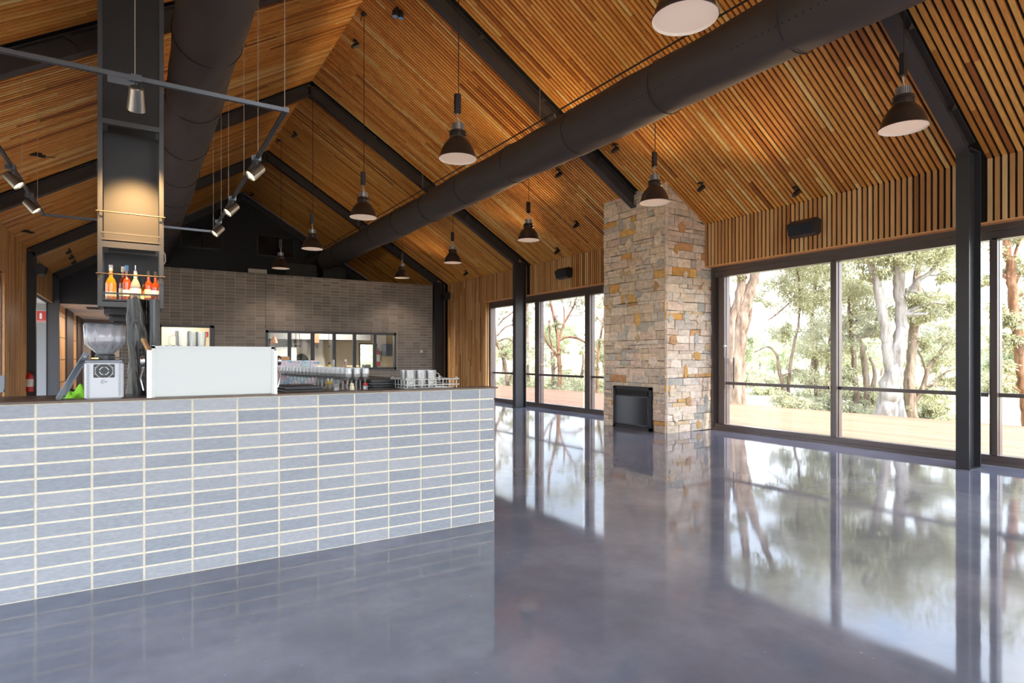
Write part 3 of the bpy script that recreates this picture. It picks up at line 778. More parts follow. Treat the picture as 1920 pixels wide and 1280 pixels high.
spotlight((TXR, 9.29, TZ), (-.1, 9.0, 2.6), 'middle gunmetal spotlight on the right-hand rail of the track', 20)
spotlight((TXR, 11.0, TZ), (-.1, 10.7, 2.6), 'farthest gunmetal spotlight on the right-hand rail of the track', 20)
spotlight((TXL, 9.15, TZ), (-.1, 8.9, 2.6), 'nearer gunmetal spotlight on the left-hand rail of the track', 20)
spotlight((TXL, 10.6, TZ), (-.1, 10.4, 2.6), 'farther gunmetal spotlight on the left-hand rail of the track', 20)

# ---------------------------------------------------------------- hanging bottle towers
def tower(y, label, full):
    x0, x1, dp = -.300, .203, .40
    r = tag(empty('hanging_shelf_tower', ((x0+x1)/2, y+dp/2, 2.02)), label, 'hanging shelf', 'hanging steel shelf towers over the bar')
    top = min(ceil_z(x0), ceil_z(x1))-.02; w = .036
    mb = MB()
    for x in (x0, x1-w):
        for yy in (y, y+dp-w): mb.box((x, yy, 2.02), (x+w, yy+w, top))
    for z in ((2.02, 3.64, top-.04) if full else (2.02, 2.54, top-.04)):
        for yy in (y, y+dp-w): mb.box((x0+w, yy, z), (x1-w, yy+w, z+.045))
        for x in (x0, x1-w): mb.box((x, y+w, z), (x+w, y+dp-w, z+.045))
    mb.box((x0+w, y, 2.545), (x1-w, y+w, 2.60))
    mb.build('frame', M_steel, r)
    MB().box((x0+w, y+.012, 3.69), (x1-w, y+.018, top-.04)).build('mesh_panel', M_mesh, r)
    MB().box((x0+w, y+.24, 2.62), (x1-w, y+.25, 3.64)).build('back_panel', M_smoke, r)
    MB().box((x0+w, y+dp-.02, 2.12), (x1-w, y+dp-.014, 2.55)).build('back_panel', M_smoke, r)
    for z in (2.075, 2.61):
        mb = MB().box((x0+w-.01, y-.006, z), (x1-w+.01, y+.006, z+.012)).box((x0+w-.01, y-.006, z+.058), (x1-w+.01, y+.006, z+.072)).box((x0+w-.01, y, z), (x1-w+.01, y+dp-.03, z+.012))
        for k in range(58): xx = x0+w-.005+k*(x1-x0-2*w+.01)/57; mb.box((xx, y-.004, z+.01), (xx+.0022, y+.002, z+.062))
        mb.build('shelf_tray', M_darkg, r)
    mb = MB()
    for z in (2.307, 2.854):
        mb.tube([(x0-.012, y-.03, z), (x1+.012, y-.03, z)], .006, 8)
        for x in (x0+.008, x1-.008): mb.tube([(x, y-.03, z), (x, y, z-.025), (x, y, z-.06)], .006, 6)
    mb.build('guard_rail', M_bronze, r)
    return r
tower(6.35, 'tall black steel shelf tower nearest the camera, holding spirit bottles', True)
tower(7.50, 'second hanging steel shelf tower, directly behind the bottle tower', True)
tower(8.90, 'third hanging steel shelf tower, mostly hidden behind the first two', True)
tower(9.95, 'farthest hanging steel shelf tower, its foot showing below the others', True)

def bottle(x, y, prof, liquid, gl, cap, capm, labz, labm, label, z=2.088, lw=1.0):
    r = tag(empty('spirit_bottle', (x, y, z)), label, 'bottle', 'spirit bottles on the hanging shelf')
    MB().lathe(prof, 24, (x,y,z)).build('bottle_glass', gl, r)
    rr = max(p_[0] for p_ in prof[:4])*1.015
    if liquid: pass
    MB().lathe([(rr*1.015, labz[0]),(rr*1.015, labz[1])], 24, (x,y,z)).build('paper_label', labm, r)
    h = prof[-1][1]
    MB().lathe(cap, 14, (x,y,z+h-.005)).build('cap', capm, r)
pA = [(0,0),(.040,.0),(.042,.01),(.042,.15),(.030,.185),(.017,.205),(.014,.22),(.013,.27)]
pB = [(0,0),(.033,.0),(.034,.01),(.034,.17),(.026,.20),(.013,.225),(.012,.28)]
pC = [(0,0),(.043,.0),(.044,.01),(.036,.06),(.042,.13),(.030,.17),(.016,.20),(.015,.26)]
capw = [(0,0),(.016,0),(.016,.05),(0,.05)]; cappour = [(0,0),(.014,0),(.012,.02),(.004,.03),(.004,.07),(0,.07)]
M_capw = pbr('pale_cap', (.7,.68,.65), .5); M_capb = pbr('blue_cap', (.1,.25,.5), .4)
bottle(-.205, 6.46, pA, 1, M_amber, capw, M_capw, (.03,.07), M_labw, 'fat amber whisky bottle at the left end of the hanging shelf')
bottle(-.115, 6.60, pB, 1, M_rum, capw, M_lab, (.05,.12), M_lab, 'bottle with a cream cap at the back, behind the amber bottle')
bottle(-.085, 6.50, pB, 1, M_rum, capw, M_capb, (.04,.10), M_labw, 'slim red-brown bottle with a blue cap on the hanging shelf')
bottle(-.018, 6.44, pC, 1, M_clearb, cappour, M_chrome, (.065,.11), M_labw, 'clear waisted bottle with a metal pourer, middle of the hanging shelf')
bottle(.045, 6.58, [(a, b*.62) for a, b in pB], 1, M_amber, capw, M_dark, (.02,.06), M_lab, 'short amber bottle at the back of the hanging shelf')
bottle(.085, 6.46, [(a, b*.86) for a, b in pB], 1, M_rum, capw, M_dark, (.03,.11), M_lab, 'red-brown bottle with a cream label, right of the middle of the shelf')
bottle(.140, 6.44, [(a*.95, b*.86) for a, b in pA], 1, M_rum, capw, M_dark, (.06,.10), M_labw, 'broad red-brown bottle near the right end of the hanging shelf')
bottle(.162, 6.56, [(a*.8, b*.8) for a, b in pA], 1, M_clearb, capw, M_dark, (.03,.10), M_labw, 'pale bottle at the right back corner of the hanging shelf')

# ---------------------------------------------------------------- loudspeakers
def speaker(c, w, face, label, tilt=0.45):
    """face: +1 faces towards +X, -1 towards -X"""
    x, y, z = c; r = tag(empty('loudspeaker', (x, y, z)), label, 'loudspeaker', 'black wall loudspeakers')
    poly = [(0,-.10),(0,.12),(-.13,.15),(-.26,.06),(-.20,-.13),(-.08,-.16)]
    poly = [(p[0] if face < 0 else -p[0], p[1]) for p in poly]
    if face < 0: poly = [(p[0]+.0, p[1]) for p in poly]
    poly = [(x+(p[0]), z+p[1]) for p in poly]
    MB().prism(poly, y-w/2, y+w/2).build('cabinet', M_dark, r)
    a, b = Vector((poly[3][0], 0, poly[3][1])), Vector((poly[4][0], 0, poly[4][1])); d = (b-a); n = Vector((face*abs(d.z), 0, -abs(d.x)*1)).normalized()
    off = Vector((face*.006, 0, -.002))
    MB().add([Vector((a.x, y-w/2+.015, a.z))+off, Vector((a.x, y+w/2-.015, a.z))+off, Vector((b.x, y+w/2-.015, b.z))+off, Vector((b.x, y-w/2+.015, b.z))+off,
              Vector((a.x, y-w/2+.015, a.z)), Vector((a.x, y+w/2-.015, a.z)), Vector((b.x, y+w/2-.015, b.z)), Vector((b.x, y-w/2+.015, b.z))],
             [(0,1,2,3),(4,7,6,5),(0,4,5,1),(1,5,6,2),(2,6,7,3),(3,7,4,0)]).build('front_grille', pbr('speaker_cloth', (.012,.013,.02), .8), r)
    MB().cbox((x-face*.01, y, z), (.03, .12, .10)).build('bracket', M_dark, r)
speaker((10.28, 6.22, 3.90), .50, -1, 'black loudspeaker on the timber battens above the big right-hand window')
speaker((10.28, 13.35, 3.93), .50, -1, 'black loudspeaker on the battens above the window left of the chimney')
speaker((-2.40, 20.95, 4.00), .45, 1, 'black loudspeaker on top of the left column with the fire extinguisher')
speaker((10.26, 20.9, 3.95), .30, -1, 'small black loudspeaker at the right end of the far brick wall')

# ---------------------------------------------------------------- things on the bar
# coffee machine
em = tag(empty('coffee_machine', (.49, 5.25, CT)), 'white two-group coffee machine whose plain back panel faces the room', 'coffee machine')
mb = MB(); mb.rbox((.085, 4.935, CT), (.905, 4.955, 1.648), .006); mb.box((.083, 4.930, CT), (.105, 4.960, 1.655)); mb.box((.885, 4.930, CT), (.907, 4.960, 1.655))
mb.box((.083, 4.930, 1.635), (.907, 4.960, 1.652)); mb.build('back_panel', M_white, em)
MB().rbox((.10, 4.96, CT), (.89, 5.42, 1.60), .02).build('machine_body', M_chrome, em)
for x in (.055, .905):
    mb = MB(); mb.prism([(4.965, CT), (5.42, CT), (5.42, 1.50), (5.30, 1.62), (4.965, 1.62)], x, x+.03, 0, 'x'); mb.build('side_panel', M_chrome, em)
    MB().lathe([(0,0),(.034,0),(.04,.012),(.034,.026),(0,.03)], 16, (x-.012 if x < .5 else x+.04, 5.02, 1.545), M=Matrix.Rotation(pi/2 if x > .5 else -pi/2, 3, 'Y')).build('steam_knob', M_chrome, em)
    xx = x-.02 if x < .5 else x+.05
    MB().tube([(xx, 5.1, 1.50), (xx+(-.02 if x < .5 else .02), 5.06, 1.42), (xx, 5.05, 1.33)], .007, 8).build('steam_wand', M_chrome, em)
mb = MB()
for yy in (4.99, 5.40): mb.tube([(.12, yy, 1.64), (.87, yy, 1.64)], .006, 6)
for xx in (.12, .50, .87):
    for yy in (4.99, 5.40): mb.tube([(xx, yy, 1.60), (xx, yy, 1.64)], .005, 6)
mb.build('cup_rail', M_chrome, em)
# glass jug with handle and tumblers on the machine
def lathe_thing(name, prof, n, loc, mat, label, cat, group=None, extra=None):
    r = MB().lathe(prof, n, loc); 
    if extra: extra(r)
    return tag(r.build(name, mat), label, cat, group)
ft = 1.602
jug = tag(empty('glass_jug', (.295, 5.20, ft)), 'clear glass jug with a handle standing on top of the coffee machine', 'jug')
MB().lathe([(0,0),(.045,0),(.05,.02),(.052,.12),(.056,.17),(.052,.17),(.048,.12),(.045,.02),(0,.012)], 24, (.295, 5.20, ft)).build('jug_bowl', M_clear, jug)
MB().tube([(.24,5.20,ft+.14),(.205,5.20,ft+.12),(.20,5.20,ft+.07),(.243,5.20,ft+.04)], .007, 8).build('handle', M_clear, jug)
for k, (x, y) in enumerate(((.355, 5.17), (.385, 5.26), (.415, 5.17))):
    lathe_thing('tumbler', [(0,0),(.028,0),(.030,.01),(.036,.165),(.033,.165),(.027,.01),(0,.006)], 20, (x, y, ft), M_clear, ['left', 'rear', 'right'][k]+' tall clear tumbler beside the jug on the coffee machine', 'tumbler', 'tumblers on the coffee machine')
for k, (x, y) in enumerate(((.165, 5.10), (.20, 5.10), (.245, 5.12))):
    lathe_thing('espresso_cup', [(0,0),(.014,0),(.022,.03),(.024,.06),(.021,.06),(.013,.008),(0,.006)], 16, (x, y, ft), M_clear if k != 1 else M_white, ['leftmost tiny glass cup on the left of the coffee machine top', 'tiny white cup on the left of the coffee machine top', 'tiny glass cup nearest the jug on the coffee machine top'][k], 'cup', 'small cups on the coffee machine')

# coffee grinder
GX, GY = -.196, 5.10
gr = tag(empty('coffee_grinder', (GX, GY, CT)), 'white coffee grinder with a large clear bean hopper on top', 'coffee grinder')
MB().rbox((GX-.112, GY-.15, CT), (GX+.112, GY+.15, 1.535), .010).build('grinder_body', pbr('grinder_white', (.56,.59,.64), .3), gr)
MB().rbox((GX-.108, GY-.14, 1.535), (GX+.108, GY+.14, 1.553), .004).build('top_collar', M_track, gr)
fy = GY-.152
fp = MB().rbox((GX-.06, fy-.004, 1.432), (GX+.06, fy+.004, 1.522), .003).build('fan_grille', M_dark, gr)
mb = MB()
def arc(cx, cz, r, a0, a1, w, m=0, n=10, y=None):
    y = y if y is not None else fy-.0065
    for k in range(n):
        p, q = a0+(a1-a0)*k/n, a0+(a1-a0)*(k+1)/n
        mb.add([(cx+cos(p)*(r-w), y, cz+sin(p)*(r-w)), (cx+cos(q)*(r-w), y, cz+sin(q)*(r-w)), (cx+cos(q)*(r+w), y, cz+sin(q)*(r+w)), (cx+cos(p)*(r+w), y, cz+sin(p)*(r+w))], [(0,1,2,3)], m)
cz = 1.477
for k in range(4): arc(GX, cz, .026, k*pi/2+.18, (k+1)*pi/2-.18, .0022)
for k in range(4): arc(GX, cz, .050, k*pi/2+.35, (k+1)*pi/2-.35, .0014)
for sx in (-1, 1):
    for k in range(5): mb.box((GX+sx*.050-.003, fy-.0065, cz-.024+k*.011), (GX+sx*.050+.003, fy-.006, cz-.019+k*.011))
mb.build('fan_pattern', M_white, fp)
for sx in (-1, 1):
    mb = MB()
    for k in range(20):
        z = CT+.018+k*.0115; x = GX+sx*.090
        mb.add([(x-.008*1, fy-.0005, z), (x-.008, fy-.0005, z+.003), (x+.008, fy-.0005, z+.003+sx*.008+0.0), (x+.008, fy-.0005, z+sx*.008)], [(0,1,2,3),(3,2,1,0)])
    mb.build('side_louvres', M_dark, gr)
mb = MB(); arc(GX-.004, 1.402, .013, pi*.35, pi*1.55, .0012, y=fy-.002); mb.box((GX-.012, fy-.002, 1.4005), (GX+.018, fy-.001, 1.4035)); mb.build('maker_emblem', M_dark, gr)
hp = [(.052,1.555),(.055,1.60),(.112,1.662),(.116,1.70),(.120,1.80),(.117,1.80),(.112,1.70),(.108,1.665),(.050,1.602)]
mb = MB(); n = 48; P = []; 
for (r0, z) in hp:
    for j in range(n):
        t = 2*pi*j/n; flute = 1+.06*cos(10*t)*(1 if z > 1.64 else 0); P.append((GX+r0*flute*cos(t), GY+r0*flute*sin(t), z))
mb.add(P, [(i*n+j, i*n+(j+1)%n, (i+1)*n+(j+1)%n, (i+1)*n+j) for i in range(len(hp)-1) for j in range(n)], 0, True)
mb.build('bean_hopper', M_hopper, gr)
MB().lathe([(0,1.812),(.118,1.812),(.122,1.806),(.122,1.797),(.117,1.797)], 40, (GX,GY,0)).build('hopper_lid', M_dark, gr)
MB().lathe([(0,1.603),(.048,1.604),(.104,1.660),(.106,1.676),(.06,1.684),(0,1.68)], 32, (GX,GY,0)).build('coffee_beans', M_beans, gr)
MB().lathe([(0,1.553),(.060,1.553),(.060,1.585),(.05,1.602),(0,1.602)], 32, (GX,GY,0)).build('adjustment_collar', M_dark, gr)
MB().box((GX-.075, GY-.09, 1.560), (GX-.035, GY-.066, 1.568)).build('brass_tag', pbr('brass', (.75,.5,.2), .3, .8), gr)
MB().bar((GX+.03, GY-.06, 1.568), (GX+.135, GY-.09, 1.568), .012, .008).build('lever', M_dark, gr)

# leaning metal frame, green cloth and tray left of the grinder
o = MB(); A = onY(118, 748, 5.0); B = onY(176, 664, 5.05)
o.bar((-.455, 5.02, CT+.004), (-.305, 5.10, 1.60), .012, .03); o.bar((-.455, 5.30, CT+.004), (-.305, 5.30, 1.60), .012, .03); o.bar((-.455, 5.02, CT+.008), (-.455, 5.30, CT+.008), .02, .012); o.bar((-.312, 5.08, 1.575), (-.312, 5.30, 1.575), .02, .012)
tag(o.build('folding_stand', M_track), 'sloping grey metal stand leaning against the left side of the grinder', 'stand')
def cloth(name, c, rx, ry, h, mat, label, cat, n=22, seed=0):
    mb = MB(); P = []; 
    for i in range(n+1):
        for j in range(n+1):
            u, v = i/n*2-1, j/n*2-1; d = max(abs(u), abs(v))
            z = h*(1-d**2)*(.65+.35*sin(u*5+seed)+.3*cos(v*7+u*3+seed)) if d < 1 else 0
            k = 1+.18*sin(6*math.atan2(v, u)+seed)
            P.append((c[0]+u*rx*k*.8, c[1]+v*ry*k*.8, c[2]+max(0.002, z)))
    fs = [(i*(n+1)+j, (i+1)*(n+1)+j, (i+1)*(n+1)+j+1, i*(n+1)+j+1) for i in range(n) for j in range(n)]
    mb.add(P, fs, 0, True); o = mb.build(name, mat)
    md = o.modifiers.new('thick', 'SOLIDIFY'); md.thickness = .003
    return tag(o, label, cat)
cloth('cleaning_cloth', (-.38, 5.46, BT+.0), .10, .09, .09, M_green, 'lime green cloth bundled on the bench left of the grinder', 'cloth')
cloth('dark_cloth', (-.42, 5.66, BT), .10, .08, .05, M_dark, 'crumpled black cloth behind the green cloth on the bench', 'cloth', seed=2)
# far-left till / tray
t_ = tag(empty('till_stand', (-1.0, 5.35, BT)), 'grey-blue flat screen stand at the far left end of the bar', 'till')
MB().box((-.98, 5.10, 1.36), (-.745, 5.13, 1.45)).box((-.98, 5.10, 1.34), (-.75, 5.14, 1.36)).build('screen', M_track, t_)
MB().box((-.82, 5.135, BT), (-.79, 5.165, 1.38)).box((-.92, 5.13, BT), (-.75, 5.32, BT+.012)).build('foot', M_steel, t_)

# crinkled black wrapped column behind the bar (font / flue) and timber paddle
cx_, cy_ = .012, 5.92
mb = MB(); n = 28; P = []; zs = np.linspace(BT, 2.06, 40)
for i, z in enumerate(zs):
    t0 = (z-BT)/(2.06-BT)
    for j in range(n):
        t = 2*pi*j/n; r0 = .080-.018*t0+.012*sin(3*t+z*9)+.006*sin(8*t+z*6)+.003*sin(5*t+z*38)
        P.append((cx_-.02*t0+r0*cos(t), cy_+r0*sin(t), z))
mb.add(P, [(i*n+j, i*n+(j+1)%n, (i+1)*n+(j+1)%n, (i+1)*n+j) for i in range(39) for j in range(n)], 0, True)
mb.add(P[:n], [tuple(range(n-1,-1,-1))]); mb.add(P[-n:], [tuple(range(n))])
M_wrap = pbr('black_wrap', (.010,.008,.007), .3, bump=(9, .35, .02))
tag(mb.build('wrapped_post', M_wrap), 'black crinkle-wrapped post rising from the bar between grinder and coffee machine', 'post')
o = MB().tube([(.115, 5.92, BT), (.112, 5.92, 2.06)], .048, 20); tag(o.build('black_pipe', pbr('black_pipe', (.02,.02,.022), .25)), 'smooth black pipe just right of the crinkle-wrapped post', 'pipe')
o = MB(); o.bar((.12, 5.62, 1.52), (.035, 5.66, 1.72), .045, .02); o.bar((.15, 5.60, 1.42), (.12, 5.62, 1.52), .02, .014); o.bar((.16, 5.60, BT), (.15, 5.60, 1.42), .05, .02)
tag(o.build('timber_paddle', M_wood), 'tan timber paddle handle tilted beside the coffee machine', 'paddle')

# right side of the bar --------------------------------------------------
# kraft box
def open_box(name, x0, y0, x1, y1, z0, h, mat, label, flaps=True):
    r = tag(empty(name, ((x0+x1)/2, (y0+y1)/2, z0)), label, 'box'); t = .006
    mb = MB(); mb.box((x0,y0,z0),(x1,y0+t,z0+h)).box((x0,y1-t,z0),(x1,y1,z0+h)).box((x0,y0,z0),(x0+t,y1,z0+h)).box((x1-t,y0,z0),(x1,y1,z0+h)).box((x0,y0,z0),(x1,y1,z0+t)); mb.build('box_body', mat, r)
    if flaps:
        for (a, b, c, d) in (((x0,y0,z0+h),(x0,y1,z0+h),(x0-.07,y1,z0+h+.07),(x0-.07,y0,z0+h+.07)), ((x1,y0,z0+h),(x1,y1,z0+h),(x1+.09,y1,z0+h+.03),(x1+.09,y0,z0+h+.03)), ((x0,y1,z0+h),(x1,y1,z0+h),(x1,y1+.06,z0+h+.09),(x0,y1+.06,z0+h+.09))):
            o_ = MB().add([a,b,c,d], [(0,1,2,3)]).build('flap', mat, r); md = o_.modifiers.new('t', 'SOLIDIFY'); md.thickness = .004
    return r
open_box('cardboard_box', 1.28, 7.85, 1.72, 8.25, BT, .22, M_kraft, 'open brown cardboard box right of the coffee machine')
# printed carton + wine glasses
M_print = pbr('carton_print', (.70,.62,.70), .5)
def _print():
    t = M_print.node_tree; b = t.nodes['Principled BSDF']; g = N(t, 'ShaderNodeTexCoord'); w = N(t, 'ShaderNodeTexNoise', inp={'Scale': 7, 'Detail': 1}); L(t, g.outputs['Object'], w.inputs[0])
    r = ramp(t, [(.40, (.78,.62,.72)), (.47, (.80,.76,.84)), (.55, (.25,.50,.68)), (.62, (.55,.72,.82))], 'CONSTANT'); L(t, w.outputs['Fac'], r.inputs[0]); L(t, r.outputs[0], b.inputs['Base Color'])
_print()
ca = tag(empty('glassware_carton', (1.55, 6.95, BT)), 'long pale pink and blue printed carton behind the row of wine glasses', 'box')
MB().box((1.34, 7.12, BT), (1.78, 7.14, BT+.255)).box((1.50, 5.9, BT+.235), (1.52, 7.12, BT+.255)).box((1.34, 7.14, BT), (1.36, 7.50, BT+.255)).box((1.34, 7.14, BT+.25), (1.80, 7.5, BT+.262)).build('carton_wall', M_print, ca)
MB().box((1.16, 6.98, BT), (1.42, 7.0, BT+.255)).build('carton_end', M_print, ca)
wg = [(0,0),(.034,0),(.034,.004),(.006,.010),(.0045,.02),(.0045,.085),(.012,.10),(.032,.125),(.038,.155),(.034,.205),(.0325,.205),(.0365,.155),(.031,.128),(.0,.104)]
proto = None; kk = 0
for i in range(18):
    for j in range(3):
        x = 1.44-.012*(17-i)*.0+.076*j; y = 5.24+i*.093
        x = 1.66-.0139*i*1.0+.078*(j-1)
        if proto is None:
            proto = MB().lathe(wg, 14, (x, y, BT)).build('wine_glass', M_clear); proto.location = (x, y, BT)
            tag(proto, 'clear stemmed wine glass in the massed rows on the bench right of the coffee machine', 'wine glass', 'rows of wine glasses on the bench')
        else:
            c = proto.copy(); COL.objects.link(c); c.location = (x, y, BT)
        kk += 1
# black trays left & right
def tray_stack(x0, y0, x1, y1, n, label, rot=0, h=.03):
    r = tag(empty('rubber_tray_stack', ((x0+x1)/2, (y0+y1)/2, BT)), label, 'tray stack')
    for k in range(n):
        z = BT+k*h; dx = random.uniform(-.015,.015); a = random.uniform(-.05,.05)
        mb = MB(); c = ((x0+x1)/2+dx, (y0+y1)/2, z+h*.45); M = Matrix.Rotation(a, 3, 'Z')
        mb.cbox(c, (x1-x0, y1-y0, h*.35), 0, M); mb.cbox((c[0], c[1], c[2]+h*.25), (x1-x0+.02, y1-y0+.02, h*.22), 0, M); mb.cbox((c[0], c[1], z+h*.15), (x1-x0-.04, y1-y0-.04, h*.3), 0, M)
        mb.build('tray', M_dark, r)
tray_stack(1.06, 5.24, 1.36, 5.72, 2, 'two black trays beside the coffee machine, in front of the wine glasses', h=.028)
tray_stack(1.80, 5.26, 2.16, 5.66, 4, 'stack of four glossy black trays between the wine glasses and the white rack', h=.024)
tray_stack(2.02, 6.1, 2.28, 6.7, 3, 'black trays lying behind the stack of four, below the grey sheet', h=.03)
# rippled mat and papers
mb = MB(); P = []; n = 60
for i in range(n+1):
    for j in range(2): P.append((1.80+i*.40/n, 6.85+j*.7, BT+.05+.006*sin(i*1.3)))
mb.add(P, [(2*i, 2*i+2, 2*i+3, 2*i+1) for i in range(n)], 0, True); mb.box((1.80, 6.86, BT), (2.2, 7.54, BT+.042))
tag(mb.build('ribbed_mat', pbr('ribbed_grey_mat', (.30,.34,.38), .5)), 'grey ribbed mat lying on the bench behind the black trays', 'mat')
tag(MB().cbox((2.12, 7.9, BT+.012), (.30, .22, .02), 0, Matrix.Rotation(.3, 3, 'Z')).build('paper_pad', M_paper), 'white paper pad on the far end of the bench', 'paper')
# sauce bottles
def sbottle(x, y, m, label, h=.24, capm=M_dark):
    r = tag(empty('drink_bottle', (x,y,BT)), label, 'bottle', 'bottles at the end of the wine glasses')
    MB().lathe([(0,0),(.030,0),(.032,.01),(.032,h*.55),(.014,h*.75),(.012,h)], 18, (x,y,BT)).build('bottle_glass', m, r)
    MB().lathe([(.0325,h*.15),(.0325,h*.42)], 18, (x,y,BT)).build('paper_label', M_labw, r)
    MB().lathe([(0,0),(.013,0),(.013,.025),(0,.025)], 12, (x,y,BT+h)).build('cap', capm, r)
sbottle(2.05, 6.88, M_rum, 'dark red bottle with a pale label behind the wine glasses', .25, M_capw)
sbottle(1.93, 6.95, M_clearb, 'clear bottle beside the dark red bottle on the bench', .27)
sbottle(1.84, 6.80, M_yellow, 'yellow bottle beside the clear bottle on the bench', .22)
# small garnish jars at the front
for k, (x, m, lb) in enumerate(((1.46, M_clear, 'small clear jar in front of the wine glasses, left of the red-topped one'), (1.60, M_lab, 'small cream jar in front of the wine glasses'), (1.72, M_red, 'small jar with a round red top in front of the wine glasses'))):
    r = tag(empty('small_jar', (x, 5.18, BT)), lb, 'jar', 'small jars at the front of the bench')
    MB().lathe([(0,0),(.02,0),(.022,.04),(.018,.05),(0,.05)], 16, (x, 5.18, BT)).build('jar_body', M_clear if m is not M_lab else M_lab, r)
    MB().lathe([(.014,.05),(.020,.058),(.016,.072),(0,.076)], 16, (x, 5.18, BT)).build('lid', m, r)
# white wire rack with jars
RX0, RX1, RY0, RY1 = 2.18, 2.70, 4.955, 5.125
rk = tag(empty('wire_rack', (2.38, 5.15, CT)), 'white plastic-coated wire rack at the right end of the bar', 'rack')
RX0, RX1, RY0, RY1 = 2.03, 2.52, 4.96, 5.32
mb = MB(); z0 = CT+.004
for z in (CT+.035, CT+.085):
    mb.tube([(RX0-.02,RY0,z),(RX1+.03,RY0,z)], .0045, 6).tube([(RX0-.02,RY1,z),(RX1+.03,RY1,z)], .0045, 6).tube([(RX0,RY0-.02,z),(RX0,RY1+.02,z)], .0045, 6).tube([(RX1,RY0-.02,z),(RX1,RY1+.02,z)], .0045, 6)
for k in range(8):
    x = RX0+k*(RX1-RX0)/7
    for y in (RY0, RY1): mb.tube([(x,y,z0),(x,y,CT+.088)], .004, 6)
for k in range(1, 5):
    y = RY0+k*(RY1-RY0)/5
    for x in (RX0, RX1): mb.tube([(x,y,z0),(x,y,CT+.088)], .004, 6)
    mb.tube([(RX0,y,z0),(RX1,y,z0)], .004, 6)
for x, y in ((RX0,RY0),(RX1,RY0),(RX0,RY1),(RX1,RY1),((RX0+RX1)/2,RY0),((RX0+RX1)/2,RY1)): mb.tube([(x-.012,y,CT+.085),(x-.008,y,CT+.10),(x+.008,y,CT+.10),(x+.012,y,CT+.085)], .004, 6)
mb.build('wire_basket', M_white, rk)
jp = [(0,0),(.040,0),(.044,.008),(.046,.10),(.050,.155),(.0465,.155),(.042,.10),(.040,.012),(0,.010)]
proto = None
spots = [(2.085,5.03,'front left'),(2.085,5.15,'back left'),(2.19,5.03,'front, second from left'),(2.19,5.16,'back, second from left'),(2.295,5.04,'front right'),(2.295,5.17,'back right')]
for k, (x, y, w) in enumerate(spots):
    z = CT+.012
    if proto is None:
        proto = empty('glass_tankard', (x, y, z)); tag(proto, 'thick clear glass tankard in the white rack, '+w, 'glass', 'glass tankards in the white rack')
        MB().lathe(jp, 22, (x,y,z)).build('glass_bowl', M_clear, proto)
        MB().tube([(x+.046,y,z+.13),(x+.075,y,z+.12),(x+.078,y,z+.06),(x+.046,y,z+.04)], .006, 6).build('handle', M_clear, proto)
    else: dup(proto, (x, y, z), 'thick clear glass tankard in the white rack, '+w, rz=random.uniform(-1,1))

# ---------------------------------------------------------------- far wall: door, pass-through
def win_frame(mb, x0, x1, y, z0, z1, t, d):
    mb.box((x0,y,z0),(x0+t,y+d,z1)).box((x1-t,y,z0),(x1,y+d,z1)).box((x0,y,z1-t),(x1,y+d,z1)).box((x0,y,z0),(x1,y+d,z0+t))
sw = struct(empty('window_5', (5.74, WY, 1.12)))
mb = MB(); win_frame(mb, 3.51, 7.98, WY-.02, 1.1178, 2.4389, .08, .16)
mb.build('window_frame', M_steel, sw)
cuts = [3.59, 4.205, 4.306, 4.944, 5.067, 5.678, 5.787, 6.384, 6.497, 7.116, 7.234, 7.90]
for k in range(1, 11, 2): MB().box((cuts[k], WY-.015, 1.2), (cuts[k+1]-.008, WY+.07, 2.37)).box((cuts[k+1]-.004, WY-.0, 1.2),(cuts[k+1], WY+.05, 2.37)).build('mullion', M_steel, sw)
for k in range(0, 12, 2): MB().box((cuts[k], WY+.03, 1.2), (cuts[k+1], WY+.036, 2.37)).build('glass_pane', M_glass, sw)
dd = struct(empty('door_1', (1.25, WY, 0)))
mb = MB(); mb.box((.50, WY-.02, 0), (.60, WY+.2, 2.54)).box((1.89, WY-.02, 0), (2.01, WY+.2, 2.54)).box((.5, WY-.02, 2.47), (2.01, WY+.2, 2.54)); mb.build('door_frame', M_steel, dd)
# kitchen behind
ky0, ky1, kx0, kx1, kz = WY+.22, 26.3, 2.6, 10.17, 3.0
mb = MB(); mb.box((kx0, ky1, 0), (8.45, ky1+.1, kz)); mb.box((9.30, ky1, 0), (kx1+.1, ky1+.1, kz)); mb.box((8.45, ky1, 0), (9.30, ky1+.1, .9)); mb.box((8.45, ky1, 2.18), (9.30, ky1+.1, kz))
mb.box((kx0-.08, ky0, 0), (kx0, ky1, kz)); mb.box((kx1, 21.36, 0), (kx1+.1, ky1+.1, kz)); mb.box((-.40, 22.6, 0), (2.5, 22.7, kz))
struct(mb.build('wall_kitchen', M_cream))
struct(MB().box((-.42, WY+.22, kz), (9.42, 26.5, kz+.12)).build('trim_1', M_darkg))
struct(MB().box((kx0+.1, 23.4, 2.24), (8.0, 25.0, kz-.02)).build('trim_2', pbr('grey_canopy', (.15,.15,.15), .6)))
kw = struct(empty('window_6', (8.25, ky1, .9))); mb = MB(); win_frame(mb, 8.45, 9.30, ky1-.02, .9, 2.18, .05, .1); mb.build('window_frame', M_steel, kw); MB().box((8.5, ky1+.04, .95), (9.25, ky1+.046, 2.13)).build('glass_pane', M_glass, kw)
